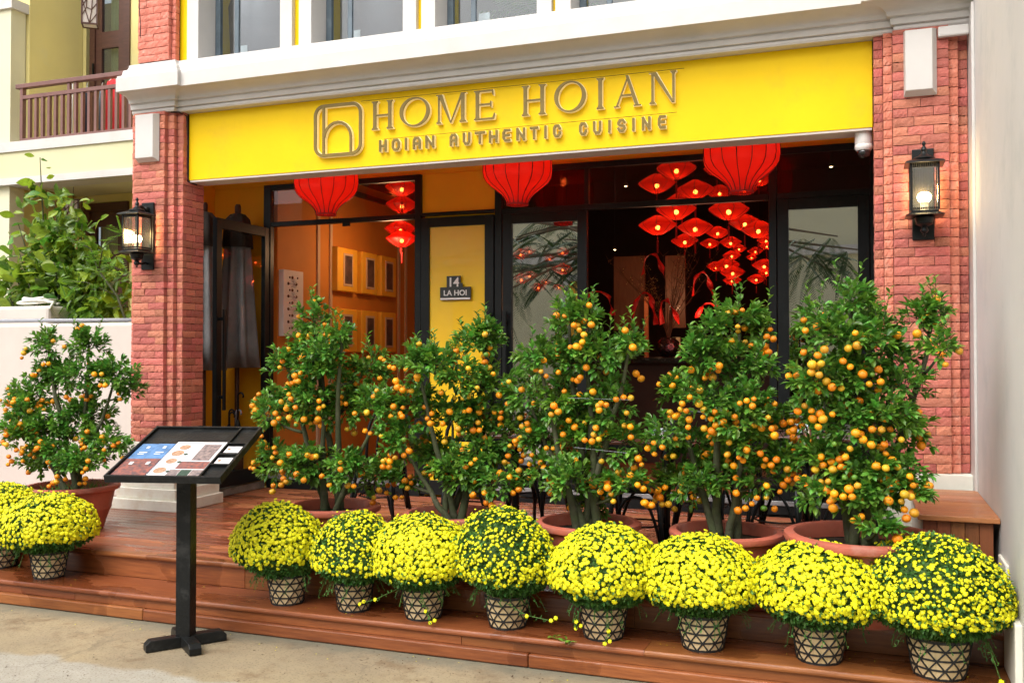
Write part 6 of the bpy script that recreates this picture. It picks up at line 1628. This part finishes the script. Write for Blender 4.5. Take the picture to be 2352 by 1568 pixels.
def table(x, y_, label, i):
    t = thing('bistro_table', (x, y_, DZ), label, 'table', 'dark tables on the terrace')
    mb = MB(); mb.box(-.32, .32, -.30, .30, .725, .75); mb.build('tabletop', MT['tabletop'], t, rel=False, bevel=.006)
    mb = MB(); mb.box(-.33, .33, -.31, .31, .70, .724); mb.build('edge', MT['black'], t, rel=False)
    mb = MB(); mb.tube([(0, 0, .03), (0, 0, .70)], .028, 10); mb.build('column', MT['black'], t, rel=False, smooth=True)
    mb = MB(); mb.box(-.22, .22, -.22, .22, 0, .03); mb.build('foot', MT['black'], t, rel=False, bevel=.01)
    tz = DZ + .752
    def pl_(px_, py_, r_, lb):
        q = thing('plate', (px_, py_, tz), lb, 'plate', 'blue and white plates on the terrace tables'); mb = MB(); mb.lathe([(.5 * r_, 0), (.62 * r_, .004), (r_, .016), (r_, .02), (.6 * r_, .01), (.01, .008)], 28); mb.build('dish', MT['platew'], q, rel=False, smooth=True)
        q = thing('bowl', (px_, py_, tz + .0105), lb.replace('blue and white plate', 'patterned bowl'), 'bowl', 'blue and white bowls on the terrace tables'); mb = MB(); mb.lathe([(.3 * r_, 0), (.36 * r_, .01), (.62 * r_, .045), (.6 * r_, .045), (.3 * r_, .012), (.01, .01)], 24); mb.build('dish', MT['platew'], q, rel=False, smooth=True)
    pl_(x - .02, y_ + .02, .13, ['blue and white plate on the table seen in the gap between two kumquats', 'blue and white plate on the table behind the rightmost kumquats', 'blue and white plate on the table behind the flat-topped kumquat'][i])
    q = thing('tumbler', (x + .02, y_ - .2, tz), ['short clear glass on a coaster at the near edge of the laid table', 'short clear glass on the table behind the rightmost kumquats', 'short clear glass on the table behind the flat-topped kumquat'][i], 'glass', 'short glasses on the terrace tables')
    mb = MB(); mb.lathe([(.025, 0), (.036, .055), (.033, .055), (.022, .006)], 18, cap=False); mb.build('glass', MT['ribglass'], q, rel=False, smooth=True)
    mb = MB(); mb.lathe([(.045, -.001), (.045, .001)], 20); o = mb.build('coaster', MT['bench'], q, rel=False)
table(-1.20, 6.05, 'dark table laid with blue and white china in the gap left of the fruit-laden kumquat', 0)
table(-.38, 6.75, 'dark table behind the two rightmost kumquat trees', 1)
table(-2.28, 6.2, 'dark table behind the flat-topped kumquat tree', 2)

# ------------------------------------------------------------------ big-leaved shrub behind the low wall
def big_leaf_mesh(m, seed):
    rg = random.Random(seed); mb = MB(); n = 7
    W_ = [0.03, .30, .50, .56, .50, .30, .01]
    for i in range(n):
        s_ = i / (n - 1); cz = -.16 * s_ * s_ * rg.uniform(.6, 1.5)
        mb.v += [(-W_[i] * .5 * 1.05, s_, cz + .10 * W_[i]), (0, s_, cz), (W_[i] * .5 * 1.05, s_, cz + .10 * W_[i])]
    for i in range(n - 1):
        a = i * 3; mb.f += [(a, a + 1, a + 4, a + 3), (a + 1, a + 2, a + 5, a + 4)]; mb.m += [0, 0]
    me = mb.mesh('leaf', m, True); return me
BL = [big_leaf_mesh(MT['bigleaf'], 1), big_leaf_mesh(MT['bigleaf'], 2), big_leaf_mesh(MT['bigleafy'], 3)]
sh = thing('broad_leaved_shrub', (-7.55, 7.45, 1.8), 'glossy broad-leaved shrub growing behind the low wall on the left', 'shrub')
rg = random.Random(21)
stems = [((-7.75, 7.45, 1.6), (-7.86, 7.35, 3.60)), ((-7.7, 7.45, 1.6), (-8.15, 7.35, 2.95)), ((-7.6, 7.5, 1.6), (-7.35, 7.4, 2.95)), ((-7.6, 7.5, 1.6), (-7.62, 7.3, 3.15)), ((-7.5, 7.5, 1.6), (-7.1, 7.4, 2.55)), ((-7.8, 7.5, 1.6), (-8.3, 7.4, 2.5)), ((-7.4, 7.5, 1.6), (-6.9, 7.4, 2.2)), ((-7.7, 7.4, 1.6), (-7.9, 7.15, 2.6)), ((-7.6, 7.4, 1.6), (-7.45, 7.15, 2.5)), ((-7.9, 7.4, 1.6), (-8.1, 7.2, 2.2)), ((-7.4, 7.4, 1.6), (-7.15, 7.2, 2.15))]
cnt = 0
for i, (a, b) in enumerate(stems):
    a, b = Vector(a), Vector(b); mid = (a + b) / 2 + Vector((rg.uniform(-.06, .06), 0, 0)); pts = [a * (1 - s_) ** 2 + mid * 2 * s_ * (1 - s_) + b * s_ ** 2 for s_ in [j / 8 for j in range(9)]]
    mb = MB(); mb.tube(pts, [.016 * (1 - .75 * j / 8) for j in range(9)], 6); mb.build('branch', MT['bark'], sh, smooth=True)
    nl = 27
    for k in range(nl):
        s_ = .28 + .72 * k / (nl - 1); p = a * (1 - s_) ** 2 + mid * 2 * s_ * (1 - s_) + b * s_ ** 2
        ang = k * 2.4 + rg.uniform(-.4, .4); el = rg.uniform(-.5, 1.25) + .15 * s_
        thin = .55 if (i == 0 and s_ > .8) else 1
        off = rv(rg) * .15 * thin; off.z *= .6; p2 = p + off
        yaw_ = ang; L0 = rg.uniform(.15, .225) * (.55 + .45 * thin) * (1 if s_ < .9 else .75)
        yng = s_ > .72 and rg.random() < .6 or rg.random() < .15
        if math.cos(yaw_) > .75 and rg.random() < .5: yaw_ += math.pi
        o = inst('leaf', BL[2] if yng else BL[k % 2], sh, tuple(p2 - Vector(sh.location)), (el, rg.uniform(-1.2, 1.2), yaw_), (L0, L0, L0)); cnt += 1
lf = MB()
for k in range(2000):
    zz = 1.85 + min(1.35, abs(rg.gauss(0, .5))); lf.mi = int(rg.random() < .3); c = Vector((rg.gauss(-7.6, .42 if zz < 2.6 else .2), rg.uniform(7.2, 7.6), zz)); d = rv(rg); d.y = -abs(d.y)
    leaf_quad(lf, c, d, Vector((0, -1, .4)) + rv(rg) * .6, rg.uniform(.09, .15), rg.uniform(.05, .07), rg)
tag(lf.build('inner_foliage', [MT['bigleaf'], MT['bigleafy']], sh, recalc=False), kind='stuff')
# lighter small-leaved branch on its right, with a bent brown stem
s2 = thing('leaning_sapling', (-6.9, 7.2, 1.85), 'thin brown sapling with light green leaflets leaning beside the left brick pier', 'sapling')
mb = MB(); P = [(-6.42, 7.05, 1.8), (-6.62, 7.1, 2.15), (-6.85, 7.1, 2.4), (-7.0, 7.15, 2.62), (-7.35, 7.2, 2.75)]; mb.tube(P, [.014, .012, .010, .007, .004], 7); mb.tube([P[2], (-6.75, 7.05, 2.6), (-6.5, 7.0, 2.72), (-6.36, 7.0, 2.70)], [.007, .006, .004, .002], 6); mb.tube([P[2], (-6.6, 7.0, 2.42), (-6.42, 7.0, 2.36)], [.006, .004, .002], 6); mb.tube([P[1], (-6.9, 7.0, 2.28), (-7.2, 7.0, 2.3)], [.006, .004, .002], 6)
mb.build('stem', MT['bark'], s2, smooth=True)
lf = MB()
for a, b in ((P[2], P[3]), (P[3], P[4]), (P[2], (-6.5, 7.0, 2.72)), ((-6.5, 7, 2.72), (-6.34, 6.98, 2.70)), (P[2], (-6.42, 7.0, 2.36)), (P[1], (-7.2, 7.0, 2.3))):
    a, b = Vector(a), Vector(b)
    for k in range(7):
        p = a.lerp(b, (k + 1) / 7) ; d = Vector((rg.uniform(-1, 1), rg.uniform(-1, .2), rg.uniform(-.5, .5))).normalized(); e = p + d * .14
        lf.tube([p, e], .0015, 3, cap=False)
        for j in range(5):
            q = p.lerp(e, (j + 1) / 5)
            for sg_ in (-1, 1): leaf_quad(lf, q, d * .4 + d.cross(Vector((0, 0, 1))) * sg_, Vector((0, 0, 1)), rg.uniform(.035, .055), .022, rg)
tag(lf.build('foliage', MT['leafnew'], s2, recalc=False), kind='stuff')
lf = MB()
for k in range(70):
    c = Vector((rg.uniform(-7.42, -6.95), rg.uniform(7.05, 7.4), 1.86)); d = Vector((rg.uniform(-.7, .7), rg.uniform(-.6, .3), 1)).normalized(); e = c + d * rg.uniform(.08, .26)
    for j in range(12):
        q = c.lerp(e, j / 12)
        for sg_ in (-1, 1): leaf_quad(lf, q, d * .5 + Vector((sg_, .2, 0)), Vector((0, 0, 1)), .03, .007, rg)
tag(lf.build('fern_clump', MT['fern'], None, recalc=False), 'feathery light green fern clump at the foot of the broad-leaved shrub', 'fern', kind=None)
# grass tufts in the left pot
lf = MB(); rg = random.Random(5)
for k in range(90):
    a = rg.uniform(0, 6.28); r_ = rg.uniform(.05, .26); c = Vector((-5.49 + r_ * math.cos(a), 5.45 + r_ * math.sin(a), .585)); e = c + Vector((rg.uniform(-.08, .08), rg.uniform(-.06, .06), rg.uniform(.03, .1)))
    leaf_quad(lf, c, e - c, Vector((0, -1, .3)), (e - c).length, .005, rg)
tag(lf.build('grass_tuft', MT['fern'], None, recalc=False), 'thin grass growing round the stem in the leftmost terracotta pot', 'grass', kind='stuff')
# leaf litter on the street
lf = MB(); rg = random.Random(6)
for k in range(900):
    x = rg.uniform(-5.5, .2); y_ = rg.uniform(3.3, 4.55); a = rg.uniform(0, 6.28)
    if x < -2.5 and rg.random() < .75: continue
    leaf_quad(lf, Vector((x, y_, .0015)), Vector((math.cos(a), math.sin(a), .03)), Vector((0, 0, 1)), rg.uniform(.007, .020), rg.uniform(.003, .007), rg)
tag(lf.build('leaf_litter', MT['crumbs'], None, recalc=False), kind='stuff')

lf = MB(); rg = random.Random(16)
for k in range(90):
    x = rg.uniform(-5.2, .5); y_, z = rg.choice(((rg.uniform(4.6, 4.9), .1565), (rg.uniform(4.94, 5.3), .3125), (rg.uniform(4.35, 4.56), .0025))); a = rg.uniform(0, 6.28)
    leaf_quad(lf, Vector((x, y_, z)), Vector((math.cos(a), math.sin(a), .05)), Vector((0, 0, 1)), rg.uniform(.006, .014), rg.uniform(.004, .008), rg)
tag(lf.build('fallen_petals', MT['mumstuff'], None, recalc=False), kind='stuff')

# ------------------------------------------------------------------ across the street (seen in the door glass)
ob = thing('opposite_building', (-4, -7.5, 0), 'pale building across the street, seen mirrored in the glass doors', 'building')
mb = MB(); mb.box(-22, 9, -9, -7.5, 0, 5.9); mb.build('wall', MT['creamlt'], ob)
for k in range(9):
    x0 = -20 + k * 3.2
    f = MB(); 
    for q in ((x0, x0 + .15, 1.2, 3.6), (x0 + 1.5, x0 + 1.65, 1.2, 3.6), (x0 + .15, x0 + 1.5, 3.45, 3.6), (x0 + .15, x0 + 1.5, 1.2, 1.35), (x0 + .75, x0 + .85, 1.35, 3.45)): f.box(q[0], q[1], -7.5, -7.4, q[2], q[3])
    if x0 > -7: continue
    f = f.build('window', MT['white'], ob, bevel=.01); p = MB(); p.box(x0 + .15, x0 + 1.5, -7.498, -7.49, 1.35, 3.45); p.build('pane', MT['frameyellow'], f)
mb = MB(); mb.box(-22, 9, -7.5, -7.3, 3.9, 4.1); mb.build('string_course', MT['white'], ob)
ft = thing('feather_leaved_tree', (-3.2, -3.4, 0), 'feathery tree across the street, seen mirrored in the glass doors', 'tree')
mb = MB(); mb.tube([(-3.2, -3.4, 0), (-3.1, -3.4, 2), (-3.3, -3.4, 3.8), (-3.0, -3.3, 5)], [.16, .13, .10, .06], 10)
rg = random.Random(9)
ends = []
for k in range(16):
    e = Vector((rg.choice((rg.uniform(-7.6, -4.6), rg.uniform(-1.8, .4), rg.uniform(-9.5, -7))), -3.2 + rg.uniform(-.8, .8), rg.uniform(2.6, 4.8))); a = Vector((-3.2, -3.4, rg.uniform(3, 4.4))); mb.tube([a, (a + e) / 2 + Vector((0, 0, .3)), e], [.05, .035, .015], 6); ends.append((a, e))
mb.build('trunk', MT['trunk'], ft, smooth=True)
lf = MB()
for k in range(230):
    a, e = ends[k % 16]; c = a.lerp(e, rg.uniform(.35, 1.0)); d = Vector((rg.uniform(-1, 1), rg.uniform(-.5, .5), rg.uniform(-.7, .2))).normalized(); L0 = rg.uniform(.5, .9)
    for j in range(24):
        s_ = (j + 1) / 24; p = c + d * L0 * s_ + Vector((0, 0, -.35 * L0 * s_ * s_))
        sd_ = d.cross(Vector((0, 0, 1))).normalized(); ll = .20 * math.sin(math.pi * min(1, s_ * .9 + .1)) + .03
        for g2 in (-1, 1):
            leaf_quad(lf, p, sd_ * g2 + d * .35 + Vector((0, 0, -.25)), Vector((0, 0, 1)), ll, .022, rg)
tag(lf.build('crown', MT['frondm'], ft, recalc=False), kind='stuff')
